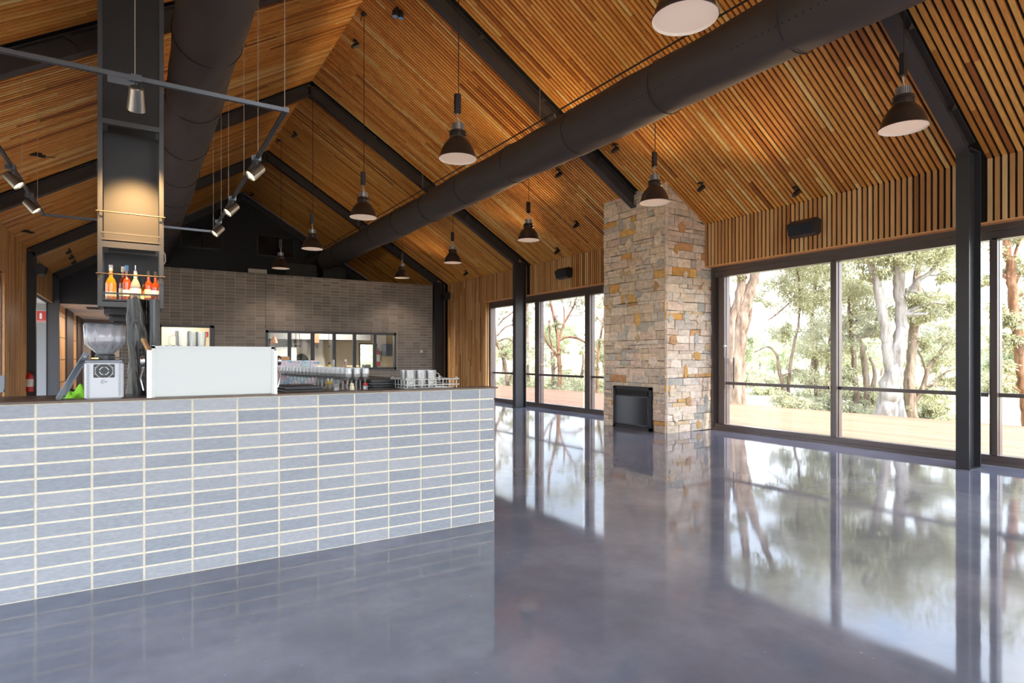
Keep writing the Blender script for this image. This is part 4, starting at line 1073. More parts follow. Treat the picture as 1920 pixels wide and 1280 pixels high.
# arched oven
ov = tag(empty('arched_oven', (5.0, 25.6, 0)), 'cream domed oven with a dark arched mouth seen through the kitchen window', 'oven')
mb = MB(); P = [(5.7+.95*cos(t), 1.2+1.0*sin(t)) for t in np.linspace(pi, 0, 25)]; mb.prism([(4.75,0)]+[p for p in P]+[(6.65,0)], 25.2, 26.2); mb.build('oven_dome', pbr('oven_render', (.72,.66,.55), .8), ov)
P = [(5.68+.30*cos(t), 1.28+.42*sin(t)) for t in np.linspace(pi, 0, 17)]; MB().prism([(5.38,1.0)]+P+[(5.98,1.0)], 25.15, 25.21).build('oven_mouth', M_black, ov)
kb = MB(); kb.box((3.4, 21.6, .0), (7.6, 22.2, .9)); kb.box((3.4,21.55,.9),(7.6,22.25,.94)); tag(kb.build('kitchen_bench', pbr('stainless', (.45,.46,.47), .3, .8)), 'stainless kitchen bench just behind the serving window', 'bench')
tag(MB().rbox((4.47, 24.0, 0), (5.24, 24.6, 1.95), .02).build('white_cabinet', M_white), 'white cabinet seen through the left panes of the kitchen window', 'cabinet')
# orange heat lamp, pendant, hanging utensils, things on bench
tag(MB().lathe([(.12,0),(.10,.10),(.05,.2),(.02,.24),(.01,.26),(.01,.75)], 18, (4.02, 21.9, 2.05)).build('orange_heat_lamp', pbr('orange_lamp', (.75,.22,.04), .4)), 'orange heat lamp hanging behind the first kitchen pane', 'lamp')
ut = tag(empty('hanging_utensils', (5.0, 22.4, 1.85)), 'ladles hanging from a rail behind the second kitchen pane', 'utensils')
mb = MB().tube([(4.3, 22.4, 2.62),(6.2, 22.4, 2.62)], .012, 6); mb.build('rail', M_dark, ut)
for x in (4.72, 4.86, 4.98, 5.45, 5.6, 6.05): MB().tube([(x,22.4,2.62),(x,22.4,1.98)], .01, 5).lathe([(0,-.04),(.05,-.02),(.055,.04)], 10, (x,22.4,1.96)).build('ladle', M_dark, ut)
tag(MB().cbox((5.45, 21.9, 2.28), (.20,.05,.40)).build('docket_clip', pbr('red_docket', (.6,.15,.08), .5)), 'red and white dockets hanging behind the third kitchen pane', 'dockets')
for k, (x, y, w, d, h, m, lb, cat) in enumerate((
    (5.45, 21.9, .40, .30, .30, M_wood, 'brown basket on the kitchen bench, third pane', 'basket'), (5.95, 21.9, .42, .3, .28, M_darkg, 'dark wire basket on the kitchen bench, third pane', 'basket'),
    (6.75, 21.9, .5, .3, .30, M_kraft, 'cardboard box on the kitchen bench, fourth pane', 'box'), (7.35, 22.0, .25, .3, .34, M_track, 'grey appliance on the kitchen bench, fifth pane', 'appliance'))):
    b_ = MB(); b_.rbox((x-w/2, y-d/2, .94), (x+w/2, y+d/2, .94+h), .02); tag(b_.build(cat, m), lb, cat)
# paper towel dispenser and kitchen extinguisher on the wall to the right
pd = tag(empty('towel_dispenser', (9.7, 25.9, 1.3)), 'blue-grey towel dispenser seen through the last kitchen pane', 'dispenser')
kx = onY(725, 657, 26.2); MB().rbox((kx.x-.23, 26.08, 1.62), (kx.x+.23, 26.28, 2.15), .02).build('dispenser_case', pbr('slate_plastic', (.12,.14,.22), .4), pd)
ld = bpy.data.lights.new('kitchen_light', 'AREA'); ld.energy = 170; ld.size = 2.5; ld.size_y = 2; ld.shape = 'RECTANGLE'; ld.color = (1,.93,.82)
o = bpy.data.objects.new('kitchen_light', ld); COL.objects.link(o); o.location = (6.2, 22.1, 2.9)
ld2 = ld.copy(); ld2.energy = 22; ld2.size = .8; ld2.size_y = .8; o = bpy.data.objects.new('lobby_light', ld2); COL.objects.link(o); o.location = (1.1, 21.7, 2.95)
# wall switch, cable, mortar block on top
tag(MB().rbox((8.92, WY-.016, 1.72), (9.02, WY-.003, 1.82), .003).build('light_switch', M_white), 'small white switch plate on the brick wall, right of the kitchen window', 'switch')
tag(MB().box((3.0, WY, 4.27), (3.55, WY+.15, 4.40)).build('loose_brick', pbr('pale_block', (.35,.33,.28), .9)), 'pale block sitting on top of the brick wall above the joint', 'block')
tag(MB().tube([(.62, WY-.03, 4.30),(.70, WY-.04, 4.42),(.69, WY-.02, 4.62),(.60, WY, 4.80)], .022, 8).build('loose_cable', M_paper), 'short white cable curling above the left end of the brick wall', 'cable')

# ---------------------------------------------------------------- safety signs and extinguishers
def sign(c, w, h, nrm, label):
    r = tag(empty('extinguisher_sign', c), label, 'sign', 'red fire extinguisher signs'); x, y, z = c
    MB().box((x-w/2, y-.006, z-h/2), (x+w/2, y, z+h/2)).build('sign_plate', M_paper, r)
    f_ = MB().box((x-w/2*.93, y-.008, z-h/2*.70), (x+w/2*.93, y-.006, z+h/2*.94)).box((x-w/2*.93, y-.008, z-h/2*.94), (x+w/2*.93, y-.006, z-h/2*.76)).build('red_field', M_red, r)
    mb = MB(); mb.prism([(x-w*.07, z-h*.22),(x+w*.12, z-h*.22),(x+w*.12, z+h*.22),(x+w*.02,z+h*.32),(x-w*.07,z+h*.24)], y-.010, y-.008); mb.build('extinguisher_symbol', M_paper, f_)
p = onY(76, 593, 27.18); sign((p.x, 27.18, p.z), .36, .42, 0, 'red fire extinguisher sign on the grey wall at the left')
p = onY(147, 632, 37.98); sign((p.x, 37.98, p.z), .32, .42, 0, 'red fire extinguisher sign at the far end of the corridor')
p = onY(386, 627, 22.59); sign((p.x, 22.59, p.z), .15, .20, 0, 'red fire extinguisher sign on the cream wall behind the doorway')
def extinguisher(x, y, z, s, label):
    r = tag(empty('fire_extinguisher', (x,y,z)), label, 'fire extinguisher', 'red fire extinguishers')
    MB().lathe([(0,0),(.08*s,0),(.085*s,.02),(.085*s,.40*s),(.06*s,.46*s),(.025*s,.49*s),(.02*s,.52*s),(0,.52*s)], 20, (x,y,z)).build('cylinder', M_red, r)
    MB().lathe([(.0865*s,.14*s),(.0865*s,.34*s)], 20, (x,y,z)).build('paper_label', M_labw, r)
    MB().bar((x-.02,y,z+.54*s),(x+.09*s,y,z+.58*s),.03,.012).bar((x-.02,y,z+.52*s),(x+.10*s,y,z+.53*s),.03,.012).build('valve_handle', M_dark, r)
    MB().tube([(x+.02,y-.02,z+.53*s),(x+.11*s,y-.03,z+.45*s),(x+.10*s,y-.04,z+.15*s)], .012*s, 6).build('hose', M_dark, r)
extinguisher(-2.53, 20.98, .60, 1.05, 'red fire extinguisher hung on the dark column at the left')
p = onY(145, 690, 37.6); extinguisher(p.x, 37.55, .62, 1.1, 'small red fire extinguisher at the far end of the corridor')
pk = onY(709, 657, 26.0); extinguisher(pk.x, 26.1, 1.15, 1.5, 'red fire extinguisher seen through the last kitchen pane')

# ---------------------------------------------------------------- gable fittings
def gscreen(x0, x1, z0, z1, label):
    r = tag(empty('louvre_panel', ((x0+x1)/2, 27.1, z0)), label, 'vent panel', 'dark panels high on the gable wall')
    mb = MB(); win_frame(mb, x0, x1, 27.06, z0, z1, .05, .06); mb.build('panel_frame', M_dark, r)
    mb = MB(); xm = (x0+x1)/2; mb.box((x0+.05, 27.09, z0+.05), (xm-.02, 27.11, z1-.05)); mb.box((xm+.02, 27.09, z0+.05), (x1-.05, 27.11, z1-.05)); mb.build('dark_pane', pbr('black_gloss', (.006,.006,.008), .15), r)
gscreen(1.44, 2.98, 5.96, 6.70, 'dark glazed panel high on the black gable wall, left one')
gscreen(4.29, 5.82, 5.88, 6.80, 'dark glazed panel high on the black gable wall, right one')
for x0, x1, lb in ((5.05, 6.13, 'left dark grey plant box standing behind the top of the brick wall'), (6.38, 7.32, 'right dark grey plant box standing behind the top of the brick wall')):
    mb = MB().rbox((x0, 24.5, 3.12), (x1, 25.3, 5.28), .02); mb.box(((x0+x1)/2-.01, 24.49, 3.2), ((x0+x1)/2+.01, 24.5, 5.2)); tag(mb.build('plant_box', pbr('plant_box_grey', (.06,.06,.065), .7)), lb, 'plant box')

# ---------------------------------------------------------------- passage at the left beyond the gable
struct(MB().box((-6, 27.2, 0), (-2.79, 27.3, 3.5)).box((-2.79,27.14,0),(-2.76,27.3,3.5)).build('wall_lobby', pbr('grey_lobby_wall', (.30,.31,.32), .7)))
struct(MB().box((-6, 21.1, 3.50), (-2.78, 27.2, 3.56)).build('ceiling_lobby', M_ceilw))
struct(MB().box((-6, 21.0, -.15), (-2.9, 27.3, 0)).box((-2.9, 27.3, -.15), (.2, 38.2, 0)).build('floor_passage', M_floor))
mb = MB(); mb.box((-2.75, 27.3, 0), (-2.5, 38, 3.53), 0)
for (a, b) in ((27.35, 29.9), (32.8, 35.0)):
    y = a
    while y < b-.06: mb.box((-2.5, y, 0), (-2.475, y+.075, 3.53), 1, rw()*.6+.35); y += .10
    for z in (.6, 1.45, 2.3, 3.1): mb.box((-2.478, a, z), (-2.47, b, z+.02), 0)
mb.box((-2.5, 29.9, 0), (-2.42, 32.8, 3.53), 2); mb.box((-2.5, 35, 0), (-2.42, 38, 3.53), 2)
struct(mb.build('wall_passage', [M_black, M_batten_v, pbr('brown_black_panel', (.06,.045,.045), .6)]))
struct(MB().box((-2.75, 38, 0), (.2, 38.1, 3.53)).box((.1, 27.33, 0), (.2, 38, 3.53)).build('wall_passage', pbr('greige_wall', (.33,.29,.27), .8)))
struct(MB().box((-2.75, 27.33, 3.53), (.2, 38.1, 3.6)).build('ceiling_passage', M_ceilw))
struct(MB().box((-2.05, 37.95, 0), (-1.1, 38.0, 2.2)).build('door_2', M_black))
tag(MB().rbox((-1.72, 28.6, 3.48), (-1.2, 29.2, 3.53), .02).build('ceiling_grille', M_steel), 'dark ceiling cassette set in the white passage ceiling', 'air grille')
for k, (y, e) in enumerate(((28.8, 45), (32.5, 45), (36, 40))):
    ld = bpy.data.lights.new('passage_light', 'AREA'); ld.energy = e; ld.size = .6; ld.color = (1,.85,.7); o = bpy.data.objects.new('passage_light', ld); COL.objects.link(o); o.location = (-1.1, y, 3.3)

# ================================================================ outside
M_deck = attr_ramp('deck_timber', [(0, (.21,.10,.045)), (.5, (.26,.13,.06)), (1, (.31,.16,.08))], .6, ((3, 1, 3), .12))
mb = MB(); x = 10.74
while x < 17.0:
    y = -12
    while y < 34:
        e = min(34, y+random.uniform(2.5, 5)); mb.box((x, y+.003, -.05), (x+.136, e-.003, -.02), 0, .02+random.random()*.97); y = e
    x += .142
mb.box((16.95, -12, -.35), (17.0, 34, -.02), 0, .4); mb.box((10.74, -12, -.3), (16.95, 34, -.06), 1)
struct(mb.build('floor_deck', [M_deck, M_black]))
struct(MB().box((-9, -12, -.15), (-2.9, 21, -.02)).build('floor_terrace', pbr('terrace_paving', (.46,.34,.25), .8, noise=(2,.1))))
# paddock: gently falling, dry grass
M_grass = pbr('dry_grass', (.62,.55,.38), .95)
def _g():
    t = M_grass.node_tree; b = t.nodes['Principled BSDF']; g = N(t, 'ShaderNodeTexCoord')
    n = N(t, 'ShaderNodeTexNoise', inp={'Scale': .12, 'Detail': 9, 'Roughness': .7}); L(t, g.outputs['Object'], n.inputs[0])
    r = ramp(t, [(.35, (.22,.24,.11)), (.5, (.38,.34,.22)), (.65, (.48,.42,.30))]); L(t, n.outputs['Fac'], r.inputs[0]); L(t, r.outputs[0], b.inputs['Base Color'])
_g()
def gz(x, y):
    d = max(0, math.hypot(x-5, y-9)-13)
    t = min(1, d/9.0)
    base = -.30 - .85*t
    far = max(0, d-60)
    return base + .012*far + .25*sin(x*.09+1)*cos(y*.07)*min(1, d/30) + (2.4*(1-math.exp(-(max(0, d-70)/40)**2)))
mb = MB(); P = []; n1, n2 = 90, 96
rad = [0]+[2*1.062**k for k in range(n1)]
for i, r0 in enumerate(rad):
    for j in range(n2):
        a = 2*pi*j/n2; x, y = 5+r0*cos(a), 9+r0*sin(a); P.append((x, y, gz(x, y)))
mb.add(P, [(i*n2+j, (i+1)*n2+j, (i+1)*n2+(j+1)%n2, i*n2+(j+1)%n2) for i in range(len(rad)-1) for j in range(n2)], 0, True)
struct(mb.build('ground', M_grass))
# far hills
M_hill = pbr('far_hill', (.30,.36,.26), 1, noise=(.05,.25))
mb = MB(); P = []; nn = 140
for j in range(nn+1):
    a = -1.3+2.9*j/nn; R0 = 240; h = 5+5*sin(a*3.1+.6)+2.5*sin(a*7.7)+1.2*sin(a*23)+.6*sin(a*61)
    for (dr, z) in ((0, -4), (12, h*.7), (40, h), (90, h*.6)): P.append((5+(R0+dr)*cos(a), 9+(R0+dr)*sin(a), z))
mb.add(P, [(4*j+k, 4*j+k+1, 4*j+k+5, 4*j+k+4) for j in range(nn) for k in range(3)], 0, True)
struct(mb.build('hills', M_hill))

# ---------------------------------------------------------------- trees
def leaf_mat(name, stops):
    m = attr_ramp(name, stops, .6); t = m.node_tree; b = t.nodes['Principled BSDF']
    src = b.inputs['Base Color'].links[0].from_socket
    tl = N(t, 'ShaderNodeBsdfTranslucent'); L(t, src, tl.inputs[0]); mi = N(t, 'ShaderNodeMixShader'); mi.inputs[0].default_value = .45
    out = [n for n in t.nodes if n.type == 'OUTPUT_MATERIAL'][0]
    L(t, b.outputs[0], mi.inputs[1]); L(t, tl.outputs[0], mi.inputs[2]); L(t, mi.outputs[0], out.inputs[0]); return m
M_leaf = leaf_mat('gum_leaf', [(0, (.24,.25,.13)), (.35, (.42,.42,.24)), (.7, (.58,.55,.36)), (1, (.78,.73,.56))])
M_leaf2 = leaf_mat('far_gum_leaf', [(0, (.36,.41,.25)), (.5, (.52,.55,.36)), (1, (.68,.68,.48))])
def bark(name, a, b, c, sc=1.4):
    m = pbr(name, a, .85); t = m.node_tree; bb = t.nodes['Principled BSDF']; g = N(t, 'ShaderNodeTexCoord'); mp = N(t, 'ShaderNodeMapping'); mp.inputs['Scale'].default_value = (sc*3, sc*3, sc*.55); L(t, g.outputs['Object'], mp.inputs[0])
    n = N(t, 'ShaderNodeTexNoise', inp={'Scale': 1, 'Detail': 6, 'Roughness': .65}); L(t, mp.outputs[0], n.inputs[0])
    r = ramp(t, [(.36, c), (.48, a), (.62, b)]); L(t, n.outputs['Fac'], r.inputs[0]); L(t, r.outputs[0], bb.inputs['Base Color'])
    bp = N(t, 'ShaderNodeBump', inp={'Strength': .5, 'Distance': .03}); L(t, n.outputs['Fac'], bp.inputs['Height']); L(t, bp.outputs[0], bb.inputs['Normal']); return m
B_pale = bark('pale_gum_bark', (.30,.265,.235), (.38,.35,.32), (.17,.13,.11))
B_brown = bark('stringy_brown_bark', (.20,.135,.09), (.30,.23,.175), (.09,.055,.035), 2.2)
B_red = bark('red_brown_bark', (.26,.12,.055), (.36,.22,.14), (.10,.045,.025), 2.2)

def leaves_mesh(centers, rads, counts, size, seed, flat=.7):
    r = np.random.default_rng(seed); V = []; R = []
    for c, rd, n in zip(centers, rads, counts):
        n = int(n)
        k = max(4, n//45); sub = r.normal(0, .52, (k, 3))*np.array([rd, rd, rd*flat])
        idx = r.integers(0, k, n); p = sub[idx] + r.normal(0, .17, (n, 3))*rd*np.array([1,1,.8]) + np.array(c)
        d = r.normal(0, 1, (n, 3)); d[:,2] = d[:,2]*.7-.9; d /= np.linalg.norm(d, axis=1)[:,None]
        s = np.cross(d, r.normal(0,1,(n,3))); s /= np.linalg.norm(s, axis=1)[:,None]
        L_ = size*r.uniform(.6, 1.3, (n,1)); Wd = L_*.17
        V.append(np.stack([p, p+d*L_*.5+s*Wd, p+d*L_, p+d*L_*.5-s*Wd], 1).reshape(-1, 3)); R.append(np.clip(r.normal(.5,.24,n), .01, 1))
    return np.concatenate(V), np.concatenate(R)
def foliage_obj(name, centers, rads, counts, size, seed, mat, parent):
    V, R = leaves_mesh(centers, rads, counts, size, seed); V = V - np.array(parent.location)
    me = bpy.data.meshes.new(name); n = len(R)
    me.vertices.add(4*n); me.vertices.foreach_set('co', V.ravel().astype(np.float32)); me.loops.add(4*n); me.loops.foreach_set('vertex_index', np.arange(4*n, dtype=np.int32))
    me.polygons.add(n); me.polygons.foreach_set('loop_start', np.arange(0, 4*n, 4, dtype=np.int32)); me.materials.append(mat)
    me.update(calc_edges=True); at = me.attributes.new('rnd', 'FLOAT', 'FACE'); at.data.foreach_set('value', R.astype(np.float32))
    o = bpy.data.objects.new(name, me); COL.objects.link(o); o.parent = parent; return o
def smooth_path(pts, sub=5, jit=0, rnd=None):
    P = [Vector(p[:3]) for p in pts]; R = [p[3] for p in pts]; out = []; ro = []
    for i in range(len(P)-1):
        p0 = P[max(i-1,0)]; p1 = P[i]; p2 = P[i+1]; p3 = P[min(i+2, len(P)-1)]
        for k in range(sub):
            t = k/sub; q = .5*((2*p1)+(p2-p0)*t+(2*p0-5*p1+4*p2-p3)*t*t+(3*p1-p0-3*p2+p3)*t**3)
            if jit: q = q+Vector((rnd.uniform(-jit,jit), rnd.uniform(-jit,jit), rnd.uniform(-jit,jit)*.3))
            out.append(q); ro.append(R[i]+(R[i+1]-R[i])*t)
    out.append(P[-1]); ro.append(R[-1]); return out, ro
def tree(label, base, stems, crowns, bk, seed=1, leaf=M_leaf, lsize=.135, dens=2.7, twigs=3, shade='gum tree'):
    """stems: lists of (x,y,z,r) world points; crowns: (x,y,z,r,n)"""
    rnd = random.Random(seed); root = tag(empty('gum_tree', base), label, 'tree', 'gum trees outside the windows')
    mb = MB(); ends = []
    for st in stems:
        pts, rs = smooth_path(st, 5, st[0][3]*.12, rnd); mb.tube(pts, rs, 12); ends += [(p, r) for p, r in zip(pts[len(pts)//3:], rs[len(pts)//3:])]
    for (cx, cy_, cz_, cr, n) in crowns:
        c = Vector((cx, cy_, cz_)); e = min(ends, key=lambda q: (q[0]-c).length + max(0, q[0].z-c.z)*1.5)
        r0 = min(e[1]*.5, .09); mid = e[0].lerp(c, .5)+Vector((rnd.uniform(-.3,.3), rnd.uniform(-.3,.3), rnd.uniform(-.1,.35)))
        pts, rs = smooth_path([(*e[0], r0), (*mid, r0*.6), (*c, r0*.25)], 5, .05, rnd); mb.tube(pts, rs, 6)
        for _ in range(twigs):
            q = pts[rnd.randint(3, len(pts)-2)]; tip = c+Vector((rnd.gauss(0,.6), rnd.gauss(0,.6), rnd.gauss(0,.45)))*cr
            p2, r2 = smooth_path([(*q, r0*.35), (*(q.lerp(tip,.5)+Vector((0,0,rnd.uniform(-.1,.3)))), r0*.22), (*tip, .006)], 4, .04, rnd); mb.tube(p2, r2, 5, caps=False)
    mb.build('trunk', bk, root)
    foliage_obj('foliage', [c[:3] for c in crowns], [c[3] for c in crowns], [c[4]*dens for c in crowns], lsize, seed, leaf, root)
    return root
def at_d(u, v, D): r = ray(u, v); return r*D + Vector((0,0,H))
def S(D, *pts):  # stem from view points at depth D (metres); pts (u, v, width_px [, dD])
    return [(*at_d(p[0], p[1], D+(p[3] if len(p) > 3 else 0)), p[2]/2*D/F) for p in pts]
def C(D, *pts):  # crown blobs (u, v, radius_px, n [, dD])
    return [(*at_d(p[0], p[1], D+(p[4] if len(p) > 4 else 0)), p[2]*D/F, p[3]) for p in pts]
def ground_base(u, D):
    p = at_d(u, 700, D); return Vector((p.x, p.y, gz(p.x, p.y)))
def vz(u, D):
    p = ground_base(u, D); return V0-(p.z-.15-H)*F/D

# T1 big two-stemmed gum at the left of the big window
D = 22.5; b = vz(1383, D)
tree('large peeling-bark gum with two leaning stems seen at the left of the big window', ground_base(1383, D),
     [S(D, (1384,b,40), (1382,740,32), (1382,660,30), (1390,600,25), (1402,555,21), (1420,505,15), (1440,450,11), (1462,380,7)),
      S(D, (1374,b,22), (1370,650,20), (1372,600,15), (1385,560,17), (1394,500,16), (1400,440,13), (1404,360,8)),
      S(D, (1366,b,14), (1366,600,12,.6), (1363,540,10,.6), (1366,460,8,.8), (1370,380,5,.8)),
      S(D, (1392,640,7), (1405,600,6), (1409,560,5), (1412,500,4))],
     C(D, (1380,430,40,500), (1440,410,46,700), (1385,520,14,120), (1366,500,16,120), (1480,395,50,700,1), (1330,440,40,400), (1420,340,80,900), (1500,330,70,900), (1340,350,60,600)), B_brown, 3)
# T2 slender group between
D = 24
tree('slender leaning gum sapling with fine branches in the left pane of the big window', ground_base(1475, D),
     [S(D, (1476,vz(1476,D),12), (1472,740,8), (1462,700,7), (1456,665,5), (1440,650,3), (1415,660,2)),
      S(D, (1476,760,7), (1480,700,6), (1488,650,5), (1498,600,4), (1500,540,4), (1490,480,3)), S(D, (1440,600,3), (1455,590,3), (1490,560,3), (1500,560,3))],
     C(D, (1470,620,26,420), (1500,560,34,800), (1465,530,34,420), (1500,490,44,1200), (1530,440,44,1000), (1450,470,30,350), (1505,700,26,420), (1425,560,22,150), (1540,620,34,800)), B_brown, 5)
D = 26
tree('tall leafy gum filling the middle of the big window behind the door frame', ground_base(1535, D),
     [S(D, (1528,vz(1528,D),12), (1532,740,10), (1530,680,9), (1522,600,8), (1530,520,7), (1545,440,5)), S(D, (1548,vz(1548,D),12), (1552,700,10), (1560,620,8), (1575,520,6), (1590,440,4)),
      S(D, (1512,vz(1512,D),9),(1518,720,8),(1528,650,6),(1536,600,4))],
     C(D, (1530,470,46,1500), (1560,520,48,1500), (1600,470,50,1600), (1530,560,40,1100), (1580,600,40,1100), (1550,660,36,900), (1510,650,30,500), (1600,540,40,1100), (1560,420,60,1400), (1530,720,34,600), (1620,420,60,1300), (1500,520,30,500)), B_brown, 8)
# T3 thin stems right of mullion
D = 23
tree('pair of thin reddish gum stems just right of the door frame in the big window', ground_base(1605, D),
     [S(D, (1605,vz(1605,D),14), (1606,740,10), (1602,690,9), (1598,640,8), (1594,600,6), (1590,560,5)), S(D, (1624,vz(1624,D),13), (1626,740,11), (1622,690,11), (1616,650,9), (1605,630,5), (1580,640,3)),
      S(D, (1634,vz(1634,D),11), (1636,735,9), (1640,700,7), (1632,670,5))],
     C(D, (1590,640,26,420), (1580,700,26,500), (1610,600,30,600), (1640,620,24,420), (1580,760,22,380), (1640,740,20,260), (1600,550,34,700), (1650,580,26,500)), B_brown, 12)
# T4 the big pale gum
D = 21.5; b = vz(1658, D)
tree('massive pale smooth-barked gum forking in a V in the right half of the big window', ground_base(1658, D),
     [S(D, (1656,b,44), (1662,760,36), (1668,720,32), (1682,670,26), (1690,620,21), (1688,570,20), (1684,530,20), (1682,490,18), (1684,440,14), (1690,380,9)),
      S(D, (1668,735,24), (1668,690,20), (1662,640,18), (1656,590,17), (1648,550,17), (1640,520,14), (1632,490,11), (1626,440,8), (1620,400,6)),
      S(D, (1690,590,14), (1694,565,14), (1708,545,12), (1722,525,10), (1745,510,7), (1765,480,5), (1790,430,4)),
      S(D, (1690,b+2,22), (1688,760,15), (1680,720,10), (1672,700,8)), S(D, (1692,530,8), (1694,505,7), (1698,470,6))],
     C(D, (1640,470,40,1100), (1600,455,40,900), (1690,470,44,1200), (1740,470,44,1100), (1770,450,40,800), (1715,560,24,600), (1745,585,26,420), (1700,420,70,1500), (1640,400,60,1200), (1780,520,20,260), (1775,580,20,300), (1650,510,22,350)), B_pale, 21)
# T5 right companion
D = 24.5
tree('rough-barked gum standing just behind and right of the pale forked gum', ground_base(1712, D),
     [S(D, (1712,vz(1712,D),24), (1704,740,20), (1706,690,16), (1712,640,17), (1716,590,16), (1718,540,15), (1724,490,10), (1740,440,7)),
      S(D, (1700,vz(1700,D)+1,14), (1712,760,10), (1726,735,9), (1736,710,8), (1740,690,8), (1755,670,5), (1775,655,4), (1795,640,3)),
      S(D, (1738,700,5), (1728,670,4), (1720,655,3)), S(D, (1722,745,5),(1750,720,4),(1770,700,3),(1795,690,3)), S(D, (1750,680,4),(1768,650,3),(1790,635,3))],
     C(D, (1712,590,26,800), (1760,620,26,420), (1790,640,30,500), (1770,680,28,500), (1790,720,26,400), (1775,770,12,120), (1770,560,26,420), (1790,480,50,900), (1730,640,26,420), (1800,580,26,400), (1745,740,22,300)), B_brown, 31)
# T6 right edge
D = 19
tree('reddish peeling gum leaning to the right in the pane at the right edge', ground_base(1925, D),
     [S(D, (1935,vz(1935,D),30), (1928,760,24), (1920,720,21), (1914,670,20), (1906,610,17), (1900,560,16), (1895,510,15), (1888,470,14), (1884,430,12), (1880,380,8)),
      S(D, (1918,735,5), (1900,725,4), (1888,710,3)), S(D, (1906,650,5), (1890,635,4), (1874,625,3)), S(D, (1898,570,5), (1905,530,5), (1920,500,4)), S(D, (1890,520,5), (1905,470,5), (1915,440,4))],
     C(D, (1900,600,20,420), (1878,640,20,260), (1915,500,24,350), (1870,580,16,180), (1925,640,26,360), (1870,460,18,160), (1915,430,36,700), (1885,690,18,200), (1868,720,18,240), (1850,520,16,200), (1870,380,60,800), (1945,560,40,700)), B_red, 41)
# left window trees
D = 33
tree('slim red-barked gum with arching limbs in the middle of the window left of the chimney', ground_base(1050, D),
     [S(D, (1050,vz(1050,D),9), (1050,720,8), (1049,680,8), (1047,650,7), (1045,625,6), (1040,600,5), (1034,575,5), (1031,560,5), (1028,520,4)),
      S(D, (1046,670,5), (1036,655,4), (1025,640,4), (1018,620,3), (1010,590,3), (1004,570,3), (992,555,2)),
      S(D, (1048,640,4), (1056,610,4), (1064,595,4), (1075,575,3), (1080,560,3)), S(D, (1057,615,3),(1058,590,3),(1057,575,2)),
      S(D, (1050,638,4), (1062,632,4), (1078,633,4), (1095,640,4), (1110,652,4), (1125,665,3)), S(D, (1030,600,4),(1031,630,3),(1036,655,3))],
     C(D, (1040,610,12,130), (1022,570,14,80), (1045,600,10,110), (1030,670,14,160), (1090,570,16,300), (1110,590,20,420), (1100,555,24,480), (1080,630,12,80), (1060,560,14,90), (1060,660,12,90), (1010,575,10,60), (1025,520,20,200), (1090,520,30,500), (1050,500,40,500)), B_red, 51, lsize=.15, dens=1.3)
D = 36
tree('grey gum trunk behind the slim red one, left of the chimney', ground_base(1037, D),
     [S(D, (1037,vz(1037,D),8), (1037,710,6), (1036,680,6), (1034,660,4)), S(D, (1086,vz(1086,D),8), (1090,710,6), (1094,680,5), (1092,650,4))],
     C(D, (1030,680,16,220), (1065,710,18,320), (1080,720,16,280), (1105,690,14,180), (1095,660,12,160), (1050,695,14,150), (1125,650,18,260)), B_brown, 55, lsize=.15, dens=1.3)
D = 34
tree('curving gum in the narrow pane at the left end of the windows', ground_base(950, D),
     [S(D, (954,vz(954,D),8), (950,710,6), (946,680,7), (938,655,7), (928,640,6)), S(D, (950,735,4),(958,705,4),(966,690,3)), S(D, (930,640,5),(926,600,5),(922,560,5)),
      S(D, (934,610,4), (942,600,3), (955,590,3), (965,582,3)), S(D, (932,630,4),(940,620,3),(950,612,3),(962,608,3)), S(D, (934,640,3),(950,634,3),(962,640,2))],
     C(D, (955,650,16,260), (945,670,16,260), (965,600,14,150), (940,590,12,100), (935,570,14,140), (955,720,18,260), (975,640,14,150), (990,650,16,220), (990,590,12,80), (920,520,40,500)), B_brown, 61, lsize=.15, dens=1.3)
D = 38
tree('tall gum glimpsed beside the dark column, left window', ground_base(988, D),
     [S(D, (990,vz(990,D),7), (990,700,6), (989,620,6), (988,560,7), (987,500,5))], C(D, (990,600,12,150), (985,540,20,260), (995,670,18,260), (975,690,16,220), (980,480,30,400)), B_brown, 66, lsize=.15, dens=1.3)
D = 31
tree('dark-stemmed gum close to the left side of the stone chimney', ground_base(1118, D),
     [S(D, (1118,vz(1118,D),6), (1120,700,5), (1122,660,5), (1128,620,4), (1140,560,3))], C(D, (1122,690,16,260), (1125,640,20,260), (1120,600,16,200), (1130,560,30,500), (1150,600,30,400)), B_red, 71, lsize=.15, dens=1.3)

# bushes and the tree line beyond the paddock: three kinds, copied
def bg_tree(seed, h, label):
    rnd = random.Random(seed); st = [(0,0,0,.16*h/8), (rnd.uniform(-.3,.3), rnd.uniform(-.3,.3), h*.35, .12*h/8), (rnd.uniform(-.8,.8), rnd.uniform(-.8,.8), h*.75, .05)]
    cr = [(rnd.gauss(0, h*.17), rnd.gauss(0, h*.17), rnd.uniform(h*.35, h*.95), h*rnd.uniform(.13,.2), 420) for _ in range(11)]
    return tree(label, (0,0,0), [st], cr, B_brown, seed, M_leaf2, .30)
def bush(seed, h, label):
    rnd = random.Random(seed); cr = [(rnd.gauss(0, h*.4), rnd.gauss(0, h*.4), rnd.uniform(h*.2, h*.8), h*.4, 330) for _ in range(8)]
    r = tree(label, (0,0,0), [[(0,0,0,.05),(.1,0,h*.3,.04),(.1,.1,h*.6,.02)]], cr, B_brown, seed, M_leaf, .16); r['category'] = 'bush'; r['group'] = 'bushes beyond the deck'; r.name = 'bush'; return r
kinds = [bg_tree(101, 8, 'x'), bg_tree(102, 10, 'x'), bg_tree(103, 6.5, 'x')]
rnd = random.Random(99); first = [True]*3; cnt = 0
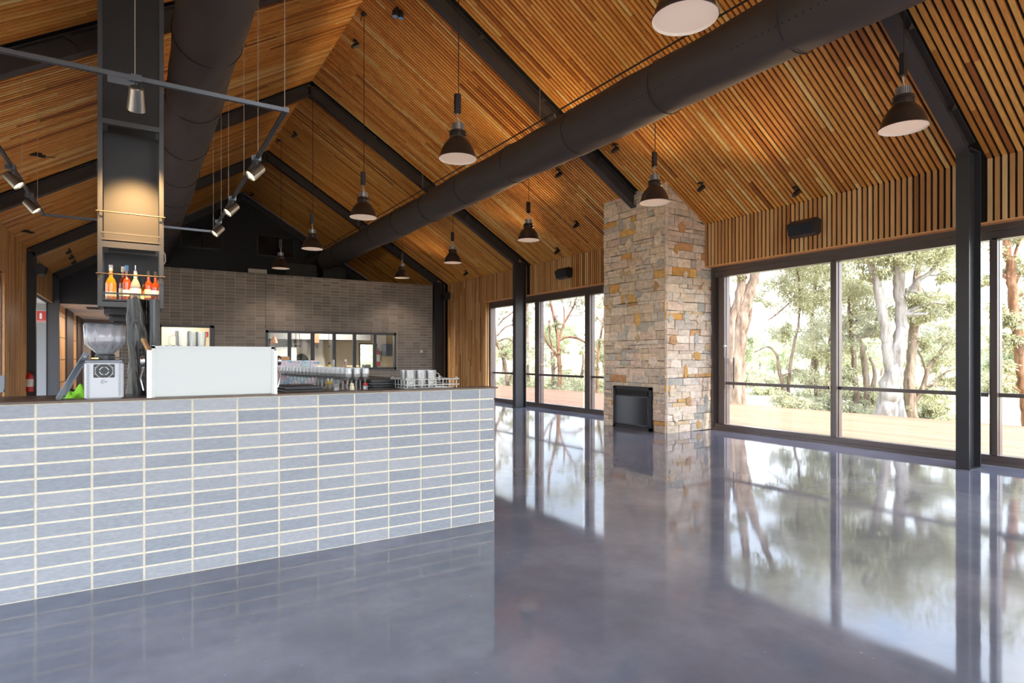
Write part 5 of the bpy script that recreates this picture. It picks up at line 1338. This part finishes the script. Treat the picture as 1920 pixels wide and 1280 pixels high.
klabel = ['distant round-crowned grey-green gum in the tree line beyond the paddock', 'distant tall open-crowned gum in the tree line beyond the paddock', 'distant low spreading gum in the tree line beyond the paddock']
placed = []
k = -1
for _ in range(400):
    if cnt >= 44: break
    u = rnd.choice([rnd.uniform(690, 745), rnd.uniform(905, 1140), rnd.uniform(1340, 1800), rnd.uniform(1340, 1800), rnd.uniform(1835, 1960), rnd.uniform(1835, 2150)]); D = rnd.uniform(46, 105)
    if 890 < u < 1140: D = rnd.uniform(80, 125)
    p = ground_base(u, D)
    if any((p-q).length < 7.5 for q in placed): continue
    placed.append(p.copy()); cnt += 1; k += 1; i = k % 3
    if first[i]: o = kinds[i]; first[i] = False; o.location = p
    else: o = copy_tree(kinds[i]); o.location = p
    s = rnd.uniform(.6, .95); o.scale = (s, s, s*rnd.uniform(.8, 1.05)); o.rotation_euler = (0, 0, rnd.uniform(0, 6.28)); o['label'] = klabel[i]; o['group'] = ['round-crowned distant gums', 'tall open distant gums', 'low spreading distant gums'][i]
bsh = bush(201, 1.5, 'x'); firstb = True
bl = {0: 'grey-green bush below the deck edge outside the window left of the chimney', 1: 'grey-green bush below the deck edge outside the big right-hand window', 2: 'grey-green bush in the paddock outside the pane at the right edge'}
for (u, D, s, w) in ((1078,33,1.0,0),(1098,36,1.2,0),(1075,40,1.3,0),(1125,32,.7,0),(958,37,1.1,0),(990,44,1.2,0),(1015,46,1.0,0),
                     (1430,42,1.2,1),(1500,23,.7,1),(1525,26,.9,1),(1590,23,.8,1),(1615,28,1.0,1),(1640,25,.8,1),(1732,27,.8,1),(1775,19.5,.35,1),(1405,52,1.4,1),(1560,30,1.2,1),(1690,34,1.2,1),
                     (1880,44,1.3,2),(1860,52,1.5,2),(1910,48,1.2,2)):
    p = ground_base(u, D)
    if firstb: o = bsh; firstb = False
    else: o = copy_tree(bsh)
    o.location = p; o.scale = (s,)*3; o.rotation_euler = (0,0,rnd.uniform(0,6)); o['label'] = bl[w]; o['group'] = ['bushes outside the left windows', 'bushes outside the big window', 'bushes outside the right edge pane'][w]
